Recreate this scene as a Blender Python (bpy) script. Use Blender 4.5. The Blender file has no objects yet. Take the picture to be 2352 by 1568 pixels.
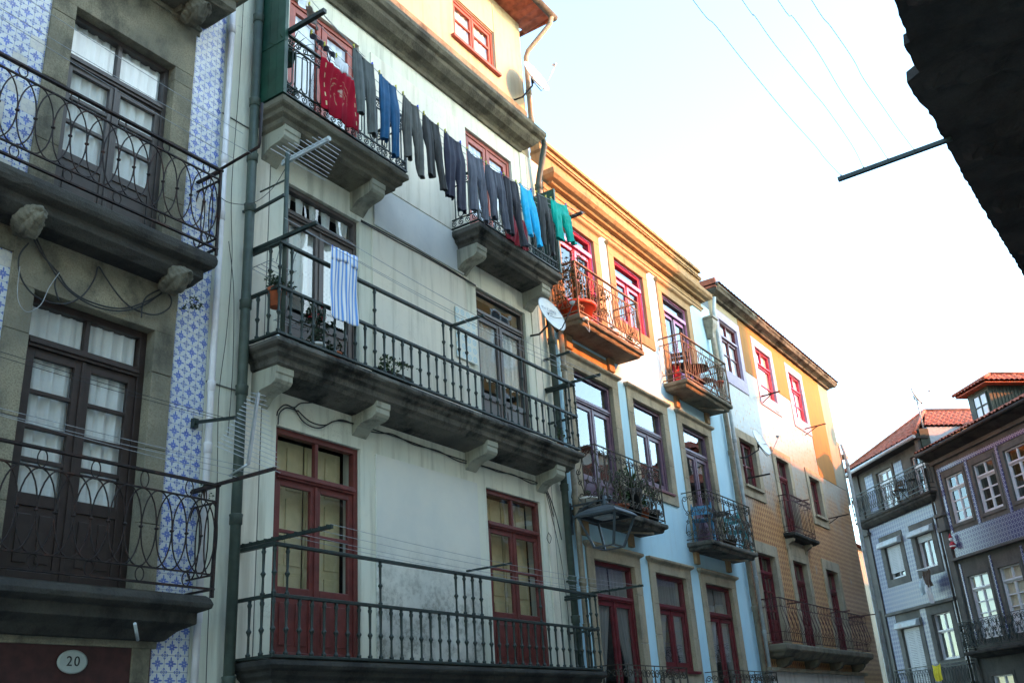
import bpy, bmesh, math, random
from mathutils import Vector, Matrix
PI=math.pi
random.seed(7)
R=random.Random(11)
sc=bpy.context.scene; C=sc.collection
# ------------------------------------------------------------------ camera
cam=bpy.data.cameras.new('camera'); co=bpy.data.objects.new('camera',cam); C.objects.link(co)
cam.sensor_width=36; cam.lens=2240/2352*36; cam.clip_start=.05; cam.clip_end=900
p,r,y=math.radians(22.25),math.radians(-3.84),math.radians(32.5)
F=Vector((math.cos(p)*math.cos(y),math.cos(p)*math.sin(y),math.sin(p)))
Rt=Vector((math.sin(y),-math.cos(y),0)); U=Rt.cross(F)
R2=math.cos(r)*Rt+math.sin(r)*U; U2=-math.sin(r)*Rt+math.cos(r)*U
m=Matrix((R2,U2,-F)).transposed().to_4x4(); m.translation=Vector((0,0,1.6)); co.matrix_world=m
sc.camera=co
# ------------------------------------------------------------------ light
tosun=Vector((.30,-.87,.33)).normalized()
w=bpy.data.worlds.new('World'); sc.world=w; w.use_nodes=True
nt=w.node_tree; bg=nt.nodes['Background']; sky=nt.nodes.new('ShaderNodeTexSky'); sky.sky_type='NISHITA'; sky.sun_disc=False
sky.sun_elevation=math.asin(tosun.z); sky.sun_rotation=math.atan2(tosun.x,tosun.y)
sky.air_density=1.0; sky.dust_density=1.2; sky.ozone_density=1.0
tint=nt.nodes.new('ShaderNodeMix'); tint.data_type='RGBA'; tint.blend_type='MULTIPLY'; tint.inputs[0].default_value=1; tint.inputs[7].default_value=(.88,1.0,.96,1)
nt.links.new(sky.outputs[0],tint.inputs[6]); nt.links.new(tint.outputs[2],bg.inputs[0]); bg.inputs[1].default_value=.15
sl=bpy.data.lights.new('sun','SUN'); sl.energy=2.0; sl.angle=math.radians(1.1); sl.color=(.88,.22,.03)
so=bpy.data.objects.new('sun',sl); C.objects.link(so); so.rotation_euler=(-tosun).to_track_quat('-Z','Y').to_euler()
so.location=(0,-30,40)
sc.view_settings.view_transform='Standard'; sc.view_settings.look='None'; sc.view_settings.gamma=1
sc.view_settings.exposure=2.95
sc.render.engine='CYCLES'
sc.cycles.max_bounces=8; sc.cycles.transparent_max_bounces=12

# ------------------------------------------------------------------ node helpers
class X:
    def __init__(s,t,v): s.t=t; s.v=v
    def _b(s,op,o,rev=False,c=None):
        n=s.t.nodes.new('ShaderNodeMath'); n.operation=op
        a,b=(o,s) if rev else (s,o)
        for i,q in enumerate((a,b,c)):
            if q is None: continue
            if isinstance(q,X): s.t.links.new(q.v,n.inputs[i])
            else: n.inputs[i].default_value=q
        return X(s.t,n.outputs[0])
    def __add__(s,o): return s._b('ADD',o)
    __radd__=__add__
    def __sub__(s,o): return s._b('SUBTRACT',o)
    def __rsub__(s,o): return s._b('SUBTRACT',o,True)
    def __mul__(s,o): return s._b('MULTIPLY',o)
    __rmul__=__mul__
    def __truediv__(s,o): return s._b('DIVIDE',o)
    def __lt__(s,o): return s._b('LESS_THAN',o)
    def __gt__(s,o): return s._b('GREATER_THAN',o)
    def mx(s,o): return s._b('MAXIMUM',o)
    def mn(s,o): return s._b('MINIMUM',o)
    def pw(s,o): return s._b('POWER',o)
    def fr(s): return s._b('FRACT',None)
    def fl(s): return s._b('FLOOR',None)
    def ab(s): return s._b('ABSOLUTE',None)
    def cos(s): return s._b('COSINE',None)
    def sin(s): return s._b('SINE',None)
    def sq(s): return s._b('SQRT',None)
    def at2(s,o): return s._b('ARCTAN2',o)
    def ss(s,a,b):
        n=s.t.nodes.new('ShaderNodeMapRange'); n.interpolation_type='SMOOTHSTEP'
        s.t.links.new(s.v,n.inputs[0]); n.inputs[1].default_value=a; n.inputs[2].default_value=b
        return X(s.t,n.outputs[0])
class Mat:
    def __init__(s,name,rough=.7,metal=0,spec=.4):
        s.m=bpy.data.materials.new(name); s.m.use_nodes=True; s.t=s.m.node_tree; s.b=s.t.nodes['Principled BSDF']
        s.b.inputs['Roughness'].default_value=rough; s.b.inputs['Metallic'].default_value=metal
        s.b.inputs['Specular IOR Level'].default_value=spec
        tc=s.t.nodes.new('ShaderNodeTexCoord'); s.co=tc.outputs['Object']
        sp=s.t.nodes.new('ShaderNodeSeparateXYZ'); s.t.links.new(s.co,sp.inputs[0])
        s.x,s.y,s.z=[X(s.t,q) for q in sp.outputs]
    def noise(s,scale,detail=4,rough=.55,stretch=(1,1,1),dist=0):
        n=s.t.nodes.new('ShaderNodeTexNoise'); mp=s.t.nodes.new('ShaderNodeMapping'); mp.inputs['Scale'].default_value=stretch
        s.t.links.new(s.co,mp.inputs[0]); s.t.links.new(mp.outputs[0],n.inputs[0])
        n.inputs['Scale'].default_value=scale; n.inputs['Detail'].default_value=detail; n.inputs['Roughness'].default_value=rough; n.inputs['Distortion'].default_value=dist
        return X(s.t,n.outputs[0])
    def mix(s,f,a,b):
        n=s.t.nodes.new('ShaderNodeMix'); n.data_type='RGBA'
        if isinstance(f,X): s.t.links.new(f.v,n.inputs[0])
        else: n.inputs[0].default_value=f
        for q,i in ((a,6),(b,7)):
            if isinstance(q,X): s.t.links.new(q.v,n.inputs[i])
            else: n.inputs[i].default_value=(*q,1)
        return X(s.t,n.outputs[2])
    def col(s,c):
        if isinstance(c,X): s.t.links.new(c.v,s.b.inputs['Base Color'])
        else: s.b.inputs['Base Color'].default_value=(*c,1)
        return s
    def rough(s,x): s.t.links.new(x.v,s.b.inputs['Roughness']); return s
    def bump(s,h,strength=.4,dist=.01):
        n=s.t.nodes.new('ShaderNodeBump'); n.inputs['Strength'].default_value=strength; n.inputs['Distance'].default_value=dist
        s.t.links.new(h.v,n.inputs['Height']); s.t.links.new(n.outputs[0],s.b.inputs['Normal']); return s
def simple(name,c,rough=.6,metal=0,var=.18,scale=9,bump=.15,dirt=None,damt=.5,dscale=2.5,spec=.4):
    a=Mat(name,rough,metal,spec); n=a.noise(scale); k=a.mix(n.ss(.3,.7),[v*(1-var) for v in c],[min(1,v*(1+var)) for v in c])
    if dirt: k=a.mix(a.noise(dscale,7,.65).ss(.48,.72)*damt,k,dirt)
    a.col(k)
    if bump: a.bump(a.noise(scale*5,5),bump,.004)
    return a.m
def plaster(name,c,c2,stain=(.25,.24,.2),samt=.35,lines=True):
    a=Mat(name,.88,spec=.2); k=a.mix(a.noise(.9,5).ss(.35,.7),c,c2)
    k=a.mix(a.noise(5,8,.65).ss(.52,.75)*.25,k,[v*.72 for v in c])
    st=a.noise(1.5,8,.66,(3.6,3.6,.28)).ss(.47,.68)*samt
    k=a.mix(st,k,stain)
    cr=(a.noise(2.3,6,.6,dist=.6)-.5).ab().ss(0.0,.006)
    k=a.mix((1-cr)*a.noise(.8,2).ss(.5,.6)*.45,k,stain)
    a.col(k); a.bump(a.noise(28,6)*.5+a.noise(3,4),.35,.006); return a.m
def stone(name,c,c2,dark,damt=.6,speck=.5,bump=.6,sc_=1.0):
    a=Mat(name,.92,spec=.2); k=a.mix(a.noise(1.6*sc_,6).ss(.3,.7),c,c2)
    k=a.mix(a.noise(60*sc_,3,.7).ss(.45,.62)*speck,k,[v*.55 for v in c])
    k=a.mix(a.noise(2.2*sc_,9,.7,(1,1,.6)).ss(.44,.66)*damt,k,dark)
    k=a.mix(a.noise(9*sc_,7,.7).ss(.6,.75)*.35,k,[min(1,v*1.5) for v in c2])
    a.col(k); a.bump(a.noise(35*sc_,7,.7)+a.noise(6*sc_,4),bump,.012); return a.m
MT={}
MT['stoneA']=stone('weathered granite',(.30,.265,.185),(.17,.16,.125),(.05,.048,.04),.75,.7,.8)
MT['stoneC']=stone('pale granite',(.42,.35,.24),(.33,.29,.215),(.11,.095,.07),.5)
MT['stoneE']=stone('dull granite',(.155,.15,.135),(.11,.11,.10),(.06,.06,.058),.55)
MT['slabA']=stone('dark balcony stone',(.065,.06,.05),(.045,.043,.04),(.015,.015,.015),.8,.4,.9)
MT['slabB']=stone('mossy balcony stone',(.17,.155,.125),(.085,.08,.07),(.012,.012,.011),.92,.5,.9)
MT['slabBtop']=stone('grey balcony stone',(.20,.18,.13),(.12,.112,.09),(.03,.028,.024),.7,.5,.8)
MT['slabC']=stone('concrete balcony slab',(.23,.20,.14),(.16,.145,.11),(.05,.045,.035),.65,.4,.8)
MT['eave']=stone('shade toned eave stone',(.05,.047,.043),(.032,.031,.03),(.008,.008,.008),.5,.3,1.0,.6)  # near black colour carries the deep shade under the eave
MT['wallB']=plaster('pale green plaster',(.71,.69,.57),(.62,.64,.55),(.30,.29,.22),.5)
MT['whiteB']=plaster('off white plaster',(.76,.70,.58),(.68,.65,.56),(.40,.36,.27),.5)
MT['atticB']=plaster('cream plaster',(.46,.40,.28),(.40,.35,.25),(.28,.21,.13),.35)
MT['wallC']=plaster('light blue plaster',(.48,.71,.81),(.42,.66,.78),(.36,.48,.52),.22)
MT['stoneCsun']=plaster('sun tinted stone',(.38,.25,.13),(.31,.21,.12),(.14,.095,.055),.55)  # stone with the low sun's orange put into its colour
MT['yellowD']=plaster('yellow plaster',(.34,.165,.05),(.28,.145,.05),(.17,.11,.06),.5)  # yellow plaster, its orange deepened in place of low sunlight
MT['creamD']=plaster('cream plaster patch',(.36,.33,.24),(.31,.28,.20),(.18,.16,.11),.4)
MT['greyD']=plaster('grey cement render',(.30,.28,.22),(.25,.24,.20),(.12,.12,.09),.4)
MT['lilac']=simple('lilac paint',(.36,.31,.42),.6,var=.08,dirt=(.30,.25,.30),damt=.3)
MT['shop']=plaster('white shopfront render',(.66,.64,.58),(.58,.57,.54),(.2,.2,.16),.4)
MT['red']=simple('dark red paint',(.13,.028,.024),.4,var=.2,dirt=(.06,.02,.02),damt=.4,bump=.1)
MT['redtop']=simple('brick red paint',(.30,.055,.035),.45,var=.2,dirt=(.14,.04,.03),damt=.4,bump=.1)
MT['redC']=simple('wine red paint',(.12,.012,.018),.35,var=.2,bump=.08)
MT['doorred']=simple('dark brown red board',(.045,.014,.013),.6,var=.3)  # one even dark brown red
MT['corbel']=plaster('grimy corbel plaster',(.38,.37,.29),(.29,.295,.24),(.11,.105,.09),.7)
MT['magenta']=simple('crimson paint',(.42,.018,.07),.35,var=.12,bump=.08)
MT['pink']=simple('lilac pink paint',(.60,.25,.50),.4,var=.1,bump=.08)
MT['plum']=simple('plum paint',(.115,.065,.10),.35,var=.15,bump=.08)
MT['brownA']=simple('grey brown paint',(.060,.050,.047),.35,var=.15,bump=.05)
MT['brownA2']=simple('dark chocolate paint',(.030,.019,.017),.38,var=.2,bump=.06)
MT['brownB']=simple('taupe aluminium',(.085,.068,.062),.35,var=.08,bump=.03)
MT['white']=simple('white enamel',(.58,.59,.62),.35,var=.05,bump=.03)
MT['iron']=simple('rusty dark iron',(.020,.013,.012),.6,.3,var=.5,scale=14,dirt=(.09,.035,.02),damt=.6,dscale=9)
MT['greeniron']=simple('grey green iron paint',(.020,.030,.026),.5,.1,var=.3,scale=12,dirt=(.04,.045,.04),damt=.5,dscale=9)
MT['blackiron']=simple('black green iron paint',(.018,.028,.024),.45,.1,var=.3,scale=12)
MT['rustrail']=simple('rust beige rail paint',(.20,.13,.08),.7,.1,var=.4,scale=14,dirt=(.13,.05,.025),damt=.6,dscale=8)
MT['olive']=simple('olive brown rail paint',(.060,.048,.034),.6,.1,var=.35,scale=14)
MT['maroonrail']=simple('maroon rail paint',(.075,.030,.032),.6,.1,var=.4,scale=14)
MT['greenpipe']=simple('green drainpipe paint',(.050,.068,.055),.5,0,var=.2,dirt=(.05,.06,.045),damt=.5)
MT['whitepipe']=simple('white plastic pipe',(.66,.64,.66),.4,0,var=.06,dirt=(.4,.35,.3),damt=.25)
MT['tanpipe']=simple('tan drainpipe paint',(.24,.20,.14),.5,0,var=.2,dirt=(.12,.07,.04),damt=.5)
MT['greypipe']=simple('pale grey drainpipe',(.42,.46,.46),.5,0,var=.12,dirt=(.3,.14,.1),damt=.5)
MT['greenboard']=simple('dark green painted board',(.012,.055,.035),.4,0,var=.35,scale=5,dirt=(.02,.03,.02),damt=.5)
MT['interior']=simple('unlit room dark',(.05,.048,.045),.9,bump=0)  # dark colour stands for the unlit room behind each opening
MT['beige']=simple('cream shutter paint',(.55,.47,.27),.5,var=.08,bump=.04)
MT['cable']=simple('black cable',(.025,.025,.027),.6,bump=0)
MT['wire']=simple('clothesline wire',(.30,.31,.32),.5,.2,bump=0)
MT['steel']=simple('galvanised steel',(.48,.50,.52),.35,.8,var=.1,bump=.05)
MT['dish']=simple('off white dish enamel',(.70,.70,.66),.4,var=.05,dirt=(.5,.48,.42),damt=.3,bump=.02)
MT['letter']=simple('grey lettering',(.16,.17,.19),.6,bump=0)
MT['terra']=simple('terracotta',(.42,.11,.045),.75,var=.2)
MT['redpot']=simple('orange red plastic pot',(.50,.06,.02),.5,var=.1)
MT['blackpot']=simple('black plastic pot',(.015,.016,.016),.5,var=.1)
MT['whitepot']=simple('white glazed pot',(.70,.70,.68),.3,var=.05)
MT['leaf']=simple('green leaves',(.045,.085,.022),.55,var=.5,scale=22,bump=0)
MT['leafdark']=simple('dark green leaves',(.022,.042,.020),.55,var=.5,scale=22,bump=0)
MT['leafrust']=simple('olive and rust leaves',(.060,.070,.020),.6,var=.6,scale=20,bump=0)
MT['redflower']=simple('red petals',(.35,.01,.02),.6,bump=0)
MT['bark']=simple('brown stems',(.08,.05,.03),.8)
MT['tilered']=simple('clay roof tile',(.34,.095,.05),.85,var=.3,scale=7,dirt=(.09,.075,.035),damt=.6,dscale=3)
MT['tilenear']=simple('weathered clay tile',(.30,.10,.055),.85,var=.3,scale=7,dirt=(.06,.05,.04),damt=.5)
MT['darkgreen']=simple('bottle green boarding',(.020,.042,.032),.55,var=.25)
MT['palesheet']=simple('pale blue sheet cladding',(.38,.47,.52),.5,var=.08)
MT['bluechair']=simple('blue chair paint',(.05,.22,.36),.4,var=.1)
MT['aqua']=simple('aqua chair paint',(.10,.36,.38),.4,var=.1)
MT['redplastic']=simple('dark red fabric',(.16,.012,.02),.7,var=.1)
MT['blackmetal']=simple('black painted metal',(.012,.012,.013),.4,.1,bump=0)
MT['lampgrey']=simple('blue grey lamp paint',(.058,.072,.082),.42,.1,var=.12,bump=.03)
MT['plate']=simple('grey enamel plate',(.34,.38,.36),.4,var=.06,bump=.02)
MT['asphalt']=simple('worn granite paving',(.30,.29,.27),.9,var=.3)
MT['yellow']=simple('yellow cloth',(.62,.50,.02),.8,bump=.05)
MT['peg']=simple('plastic peg',(.55,.50,.04),.5,bump=0)
MT['pegb']=simple('blue plastic peg',(.03,.07,.55),.5,bump=0)
MT['shutterw']=simple('white roller shutter',(.42,.44,.46),.45,var=.04,bump=0)
def cloth(name,c,var=.15,rib=0,rough=.9):
    a=Mat(name,rough,spec=.1); n=a.noise(7,4); k=a.mix(n.ss(.3,.7),[v*(1-var) for v in c],[v*(1+var) for v in c])
    if rib:
        s=(a.x*rib).sin().ss(-.2,.8); k=a.mix(s*.35,k,[v*.45 for v in c])
    a.col(k); a.bump(a.noise(120,2),.25,.002); a.b.inputs['Sheen Weight'].default_value=.2
    return a.m
def curtain_m(name,c,lace=0):
    a=Mat(name,.9,spec=.1); k=a.mix(a.noise(3,3).ss(.3,.7),[v*.93 for v in c],c)
    if lace:
        g=(a.x*lace).sin()*(a.z*lace).sin(); k=a.mix(g.ss(.2,.7)*a.noise(6,2).ss(.4,.6)*.5,k,[v*.62 for v in c])
    a.col(k); a.b.inputs['Emission Strength'].default_value=0
    # thin fabric: lets some daylight through
    tr=a.t.nodes.new('ShaderNodeBsdfTranslucent'); tr.inputs[0].default_value=(*c,1); mx=a.t.nodes.new('ShaderNodeMixShader'); mx.inputs[0].default_value=.25
    out=a.t.nodes['Material Output']; a.t.links.new(a.b.outputs[0],mx.inputs[1]); a.t.links.new(tr.outputs[0],mx.inputs[2]); a.t.links.new(mx.outputs[0],out.inputs[0])
    return a.m
MT['curtgrey']=curtain_m('grey net curtain',(.30,.30,.29)); MT['curtain']=curtain_m('white curtain',(.86,.86,.84)); MT['lace']=curtain_m('lace curtain',(.85,.86,.82),90); MT['curtcream']=curtain_m('cream curtain',(.80,.74,.58))
def glass():
    m=bpy.data.materials.new('window glass'); m.use_nodes=True; t=m.node_tree; t.nodes.clear()
    o=t.nodes.new('ShaderNodeOutputMaterial'); g=t.nodes.new('ShaderNodeBsdfGlossy'); g.inputs['Roughness'].default_value=.015; g.inputs['Color'].default_value=(.93,.97,1,1)
    tr=t.nodes.new('ShaderNodeBsdfTransparent'); tr.inputs[0].default_value=(.95,.97,.97,1)
    ge=t.nodes.new('ShaderNodeNewGeometry'); dt=t.nodes.new('ShaderNodeVectorMath'); dt.operation='DOT_PRODUCT'
    t.links.new(ge.outputs['Normal'],dt.inputs[0]); t.links.new(ge.outputs['Incoming'],dt.inputs[1])
    cs=X(t,dt.outputs['Value']).ab(); fre=((1-cs).pw(3.6)*1.25+.045).mn(.95)      # two glass faces, same from both sides
    mx=t.nodes.new('ShaderNodeMixShader'); t.links.new(fre.v,mx.inputs[0]); t.links.new(tr.outputs[0],mx.inputs[1]); t.links.new(g.outputs[0],mx.inputs[2])
    # old panes are slightly wavy
    tc=t.nodes.new('ShaderNodeTexCoord'); n=t.nodes.new('ShaderNodeTexNoise'); n.inputs['Scale'].default_value=1.7; t.links.new(tc.outputs['Object'],n.inputs[0])
    b=t.nodes.new('ShaderNodeBump'); b.inputs['Strength'].default_value=.12; b.inputs['Distance'].default_value=.02; t.links.new(n.outputs[0],b.inputs['Height']); t.links.new(b.outputs[0],g.inputs['Normal'])
    t.links.new(mx.outputs[0],o.inputs[0]); return m
MT['glass']=glass()
def tileA():
    a=Mat('blue flower azulejo',.22,spec=.5); s=.15
    u=a.x/s; v=a.z/s; fx=u.fr()-.5; fz=v.fr()-.5
    r=(fx*fx+fz*fz).sq(); th=fz.at2(fx)
    star=(r<((th*8).cos()*.13+.29))*(r>.035)
    petal=((th*4+PI).cos().ss(.45,.8))*(r>.24)*(r<.40)
    gx=(u+.5).fr()-.5; gz=(v+.5).fr()-.5; r2=(gx*gx+gz*gz).sq(); t2=gz.at2(gx)
    ring=(r2>.055)*(r2<.105); st2=(r2>.15)*(r2<((t2*4).cos()*.05+.21))
    blue=(star*(1-petal)).mx(ring).mx(st2)
    nz=a.noise(2.2,3)
    w=a.mix(nz,(.50,.54,.57),(.62,.64,.63)); b=a.mix(a.noise(14,3).ss(.3,.7),(.025,.06,.33),(.07,.145,.52))
    k=a.mix(blue*.93,w,b)
    gr=(fx.ab()>.482).mx(fz.ab()>.482); k=a.mix(gr*.8,k,(.12,.14,.2))
    wn=a.t.nodes.new('ShaderNodeTexWhiteNoise'); wn.noise_dimensions='2D'; cb_=a.t.nodes.new('ShaderNodeCombineXYZ'); a.t.links.new(u.fl().v,cb_.inputs[0]); a.t.links.new(v.fl().v,cb_.inputs[1]); a.t.links.new(cb_.outputs[0],wn.inputs['Vector'])
    rn=X(a.t,wn.outputs['Value']); k=a.mix(rn*.28,k,(.30,.34,.42)); k=a.mix((rn>.955)*.8,k,(.50,.47,.40))
    k=a.mix(a.noise(3.5,8,.7).ss(.58,.72)*.6,k,(.22,.20,.16))
    a.col(k); a.bump(gr*-1+a.noise(8,2)*.6,.3,.004); return a.m
MT['tileA']=tileA()
def tileD():
    a=Mat('ochre diamond azulejo',.35,spec=.4); s=.135
    u=a.x/s; v=a.z/s; fx=u.fr()-.5; fz=v.fr()-.5
    d=fx.ab()*1.45+fz.ab(); dia=(d<.52); cen=(d<.13); dot=(((u+.5).fr()-.5).ab()+((v+.5).fr()-.5).ab()<.09)
    base=a.mix(a.noise(2,4).ss(.3,.7),(.62,.37,.16),(.52,.30,.12)); redc=a.mix(a.noise(9,3),(.13,.02,.012),(.22,.035,.018))
    worn=a.mix(a.noise(6,5).ss(.35,.7),(.36,.35,.32),(.29,.27,.23)); wornd=a.mix(a.noise(5,5).ss(.50,.62)*.9,(.31,.30,.27),(.34,.17,.05))
    nz=a.noise(.75,6,.65)
    f=((a.z+(nz-.5)*4.2-a.x*.12+.55)).ss(7.1,8.3)
    f2=(a.noise(1.6,6,.7)).ss(.62,.68)*.8
    f=f.mx(f2)
    k=a.mix(dia*(1-cen),base,redc); k=a.mix(dot,k,redc)
    k=a.mix(f,k,a.mix(dia,worn,wornd))
    gr=(fx.ab()>.475).mx(fz.ab()>.475); k=a.mix(gr*.45,k,(.36,.27,.17))
    k=a.mix(a.noise(1.1,8,.62,(2.5,2.5,.4)).ss(.55,.8)*.4,k,(.16,.12,.08))
    a.col(k); a.bump(gr*-1+a.noise(10,2)*.5,.3,.004); return a.m
MT['tileD']=tileD()
def tileE(name,c1,c2,s,kind):
    a=Mat(name,.3,spec=.4); u=a.x/s; v=a.z/s; fx=u.fr()-.5; fz=v.fr()-.5; r=(fx*fx+fz*fz).sq()
    if kind==0:
        gx=(u+.5).fr()-.5; d=((fx.ab()+fz.ab()-.33).ab()<.12).mx(r<.10)
    elif kind==1:
        d=1-((r>.20)*(r<.34)).mx((fx.ab()<.08)*(fz.ab()>.3)).mx((fz.ab()<.08)*(fx.ab()>.3))
    else:
        d=((u*.5+v*.5).fr()>.5)
    k=a.mix(d,c1,c2); k=a.mix(a.noise(1.2,7,.65).ss(.48,.7)*.5,k,(.16,.16,.18))
    gr=(fx.ab()>.47).mx(fz.ab()>.47); k=a.mix(gr*.5,k,(.2,.2,.24)); a.col(k); a.bump(gr*-1,.2,.004); return a.m
MT['tileE']=tileE('pale blue azulejo',(.155,.18,.25),(.05,.07,.165),.14,0)
MT['tileF']=tileE('deep blue azulejo',(.25,.27,.34),(.024,.028,.13),.13,1)
MT['tileborder']=tileE('dark border azulejo',(.36,.40,.50),(.025,.03,.17),.12,1)
def moldpanel():
    a=Mat('mould stained plaster',.9,spec=.2); k=a.mix(a.noise(1.1,5).ss(.35,.7),(.70,.68,.60),(.62,.62,.57))
    low=1-a.z.ss(2.9,4.3); n=a.noise(2.6,9,.74).ss(.43,.56); n2=a.noise(14,6,.7).ss(.4,.6)
    cx=1-((a.x-10.35+a.b_off)*.9).ab().ss(.5,1.2) if hasattr(a,'b_off') else 1
    k=a.mix(low*a.noise(1.5,6,.6).ss(.38,.6)*.5,k,(.40,.39,.35)); k=a.mix(low*n*(n2*.6+.3)*.8,k,(.14,.14,.115))
    a.col(k); a.bump(a.noise(20,6),.3,.006); return a.m
MT['mold']=moldpanel()
def smudge():
    a=Mat('grey smudged plaster',.85,spec=.2); k=a.mix(a.noise(1.1,5).ss(.35,.7),(.66,.66,.62),(.56,.58,.57))
    k=a.mix(a.noise(.7,5,.5).ss(.40,.66)*.5,k,(.36,.37,.38)); k=a.mix(a.noise(22,6,.7).ss(.6,.7)*.4,k,(.25,.27,.28)); a.col(k); a.bump(a.noise(20,6),.3,.006); return a.m
MT['smudge']=smudge()
def stripes():
    a=Mat('blue striped towel',.9,spec=.1); s=(a.x*2*PI/.062).sin(); s2=(a.x*2*PI/.031+1).sin()
    k=a.mix(s.ss(-.1,.25),(.78,.82,.86),(.16,.34,.74)); k=a.mix((s2>.75)*.6,k,(.66,.58,.50)); a.col(k); a.bump(a.noise(150,2),.2,.002); return a.m
MT['stripe']=stripes()
def redtowel():
    a=Mat('red printed towel',.95,spec=.1); k=a.mix(a.noise(5,3),(.36,.012,.03),(.30,.01,.025))
    dx=(a.x-.36).ab(); edge=((dx-.285).ab()<.008)*((a.z*42).sin()>.1); k=a.mix(edge,k,(.62,.50,.28))
    nz=a.noise(3.2,4,.6); px_=a.x-.34+(nz-.5)*.25; pz_=a.z+.40+(a.noise(2.7,3)-.5)*.3
    sw=(px_*px_*2.0+pz_*pz_*.9).sq(); rr=((sw*70+pz_*30).sin()>.80)*(sw<.26)*(a.noise(7,3)>.47); k=a.mix(rr*.55,k,(.52,.36,.22))
    pale=(px_*px_*4.5+pz_*pz_*.8).sq(); k=a.mix((1-pale.ss(.05,.10))*a.noise(16,3).ss(.35,.6)*.8,k,(.60,.50,.40)); a.col(k); a.bump(a.noise(150,2),.3,.002); return a.m
MT['redtowel']=redtowel()
def decal():
    a=Mat('patterned translucent film',.5); u=(a.x/.14).fr()-.5; v=(a.z/.14).fr()-.5; r=(u*u+v*v).sq()
    k=a.mix(((r>.2)*(r<.33)).mx(r<.1),(.62,.64,.56),(.35,.52,.58)); a.col(k); return a.m
MT['decal']=decal()

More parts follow.
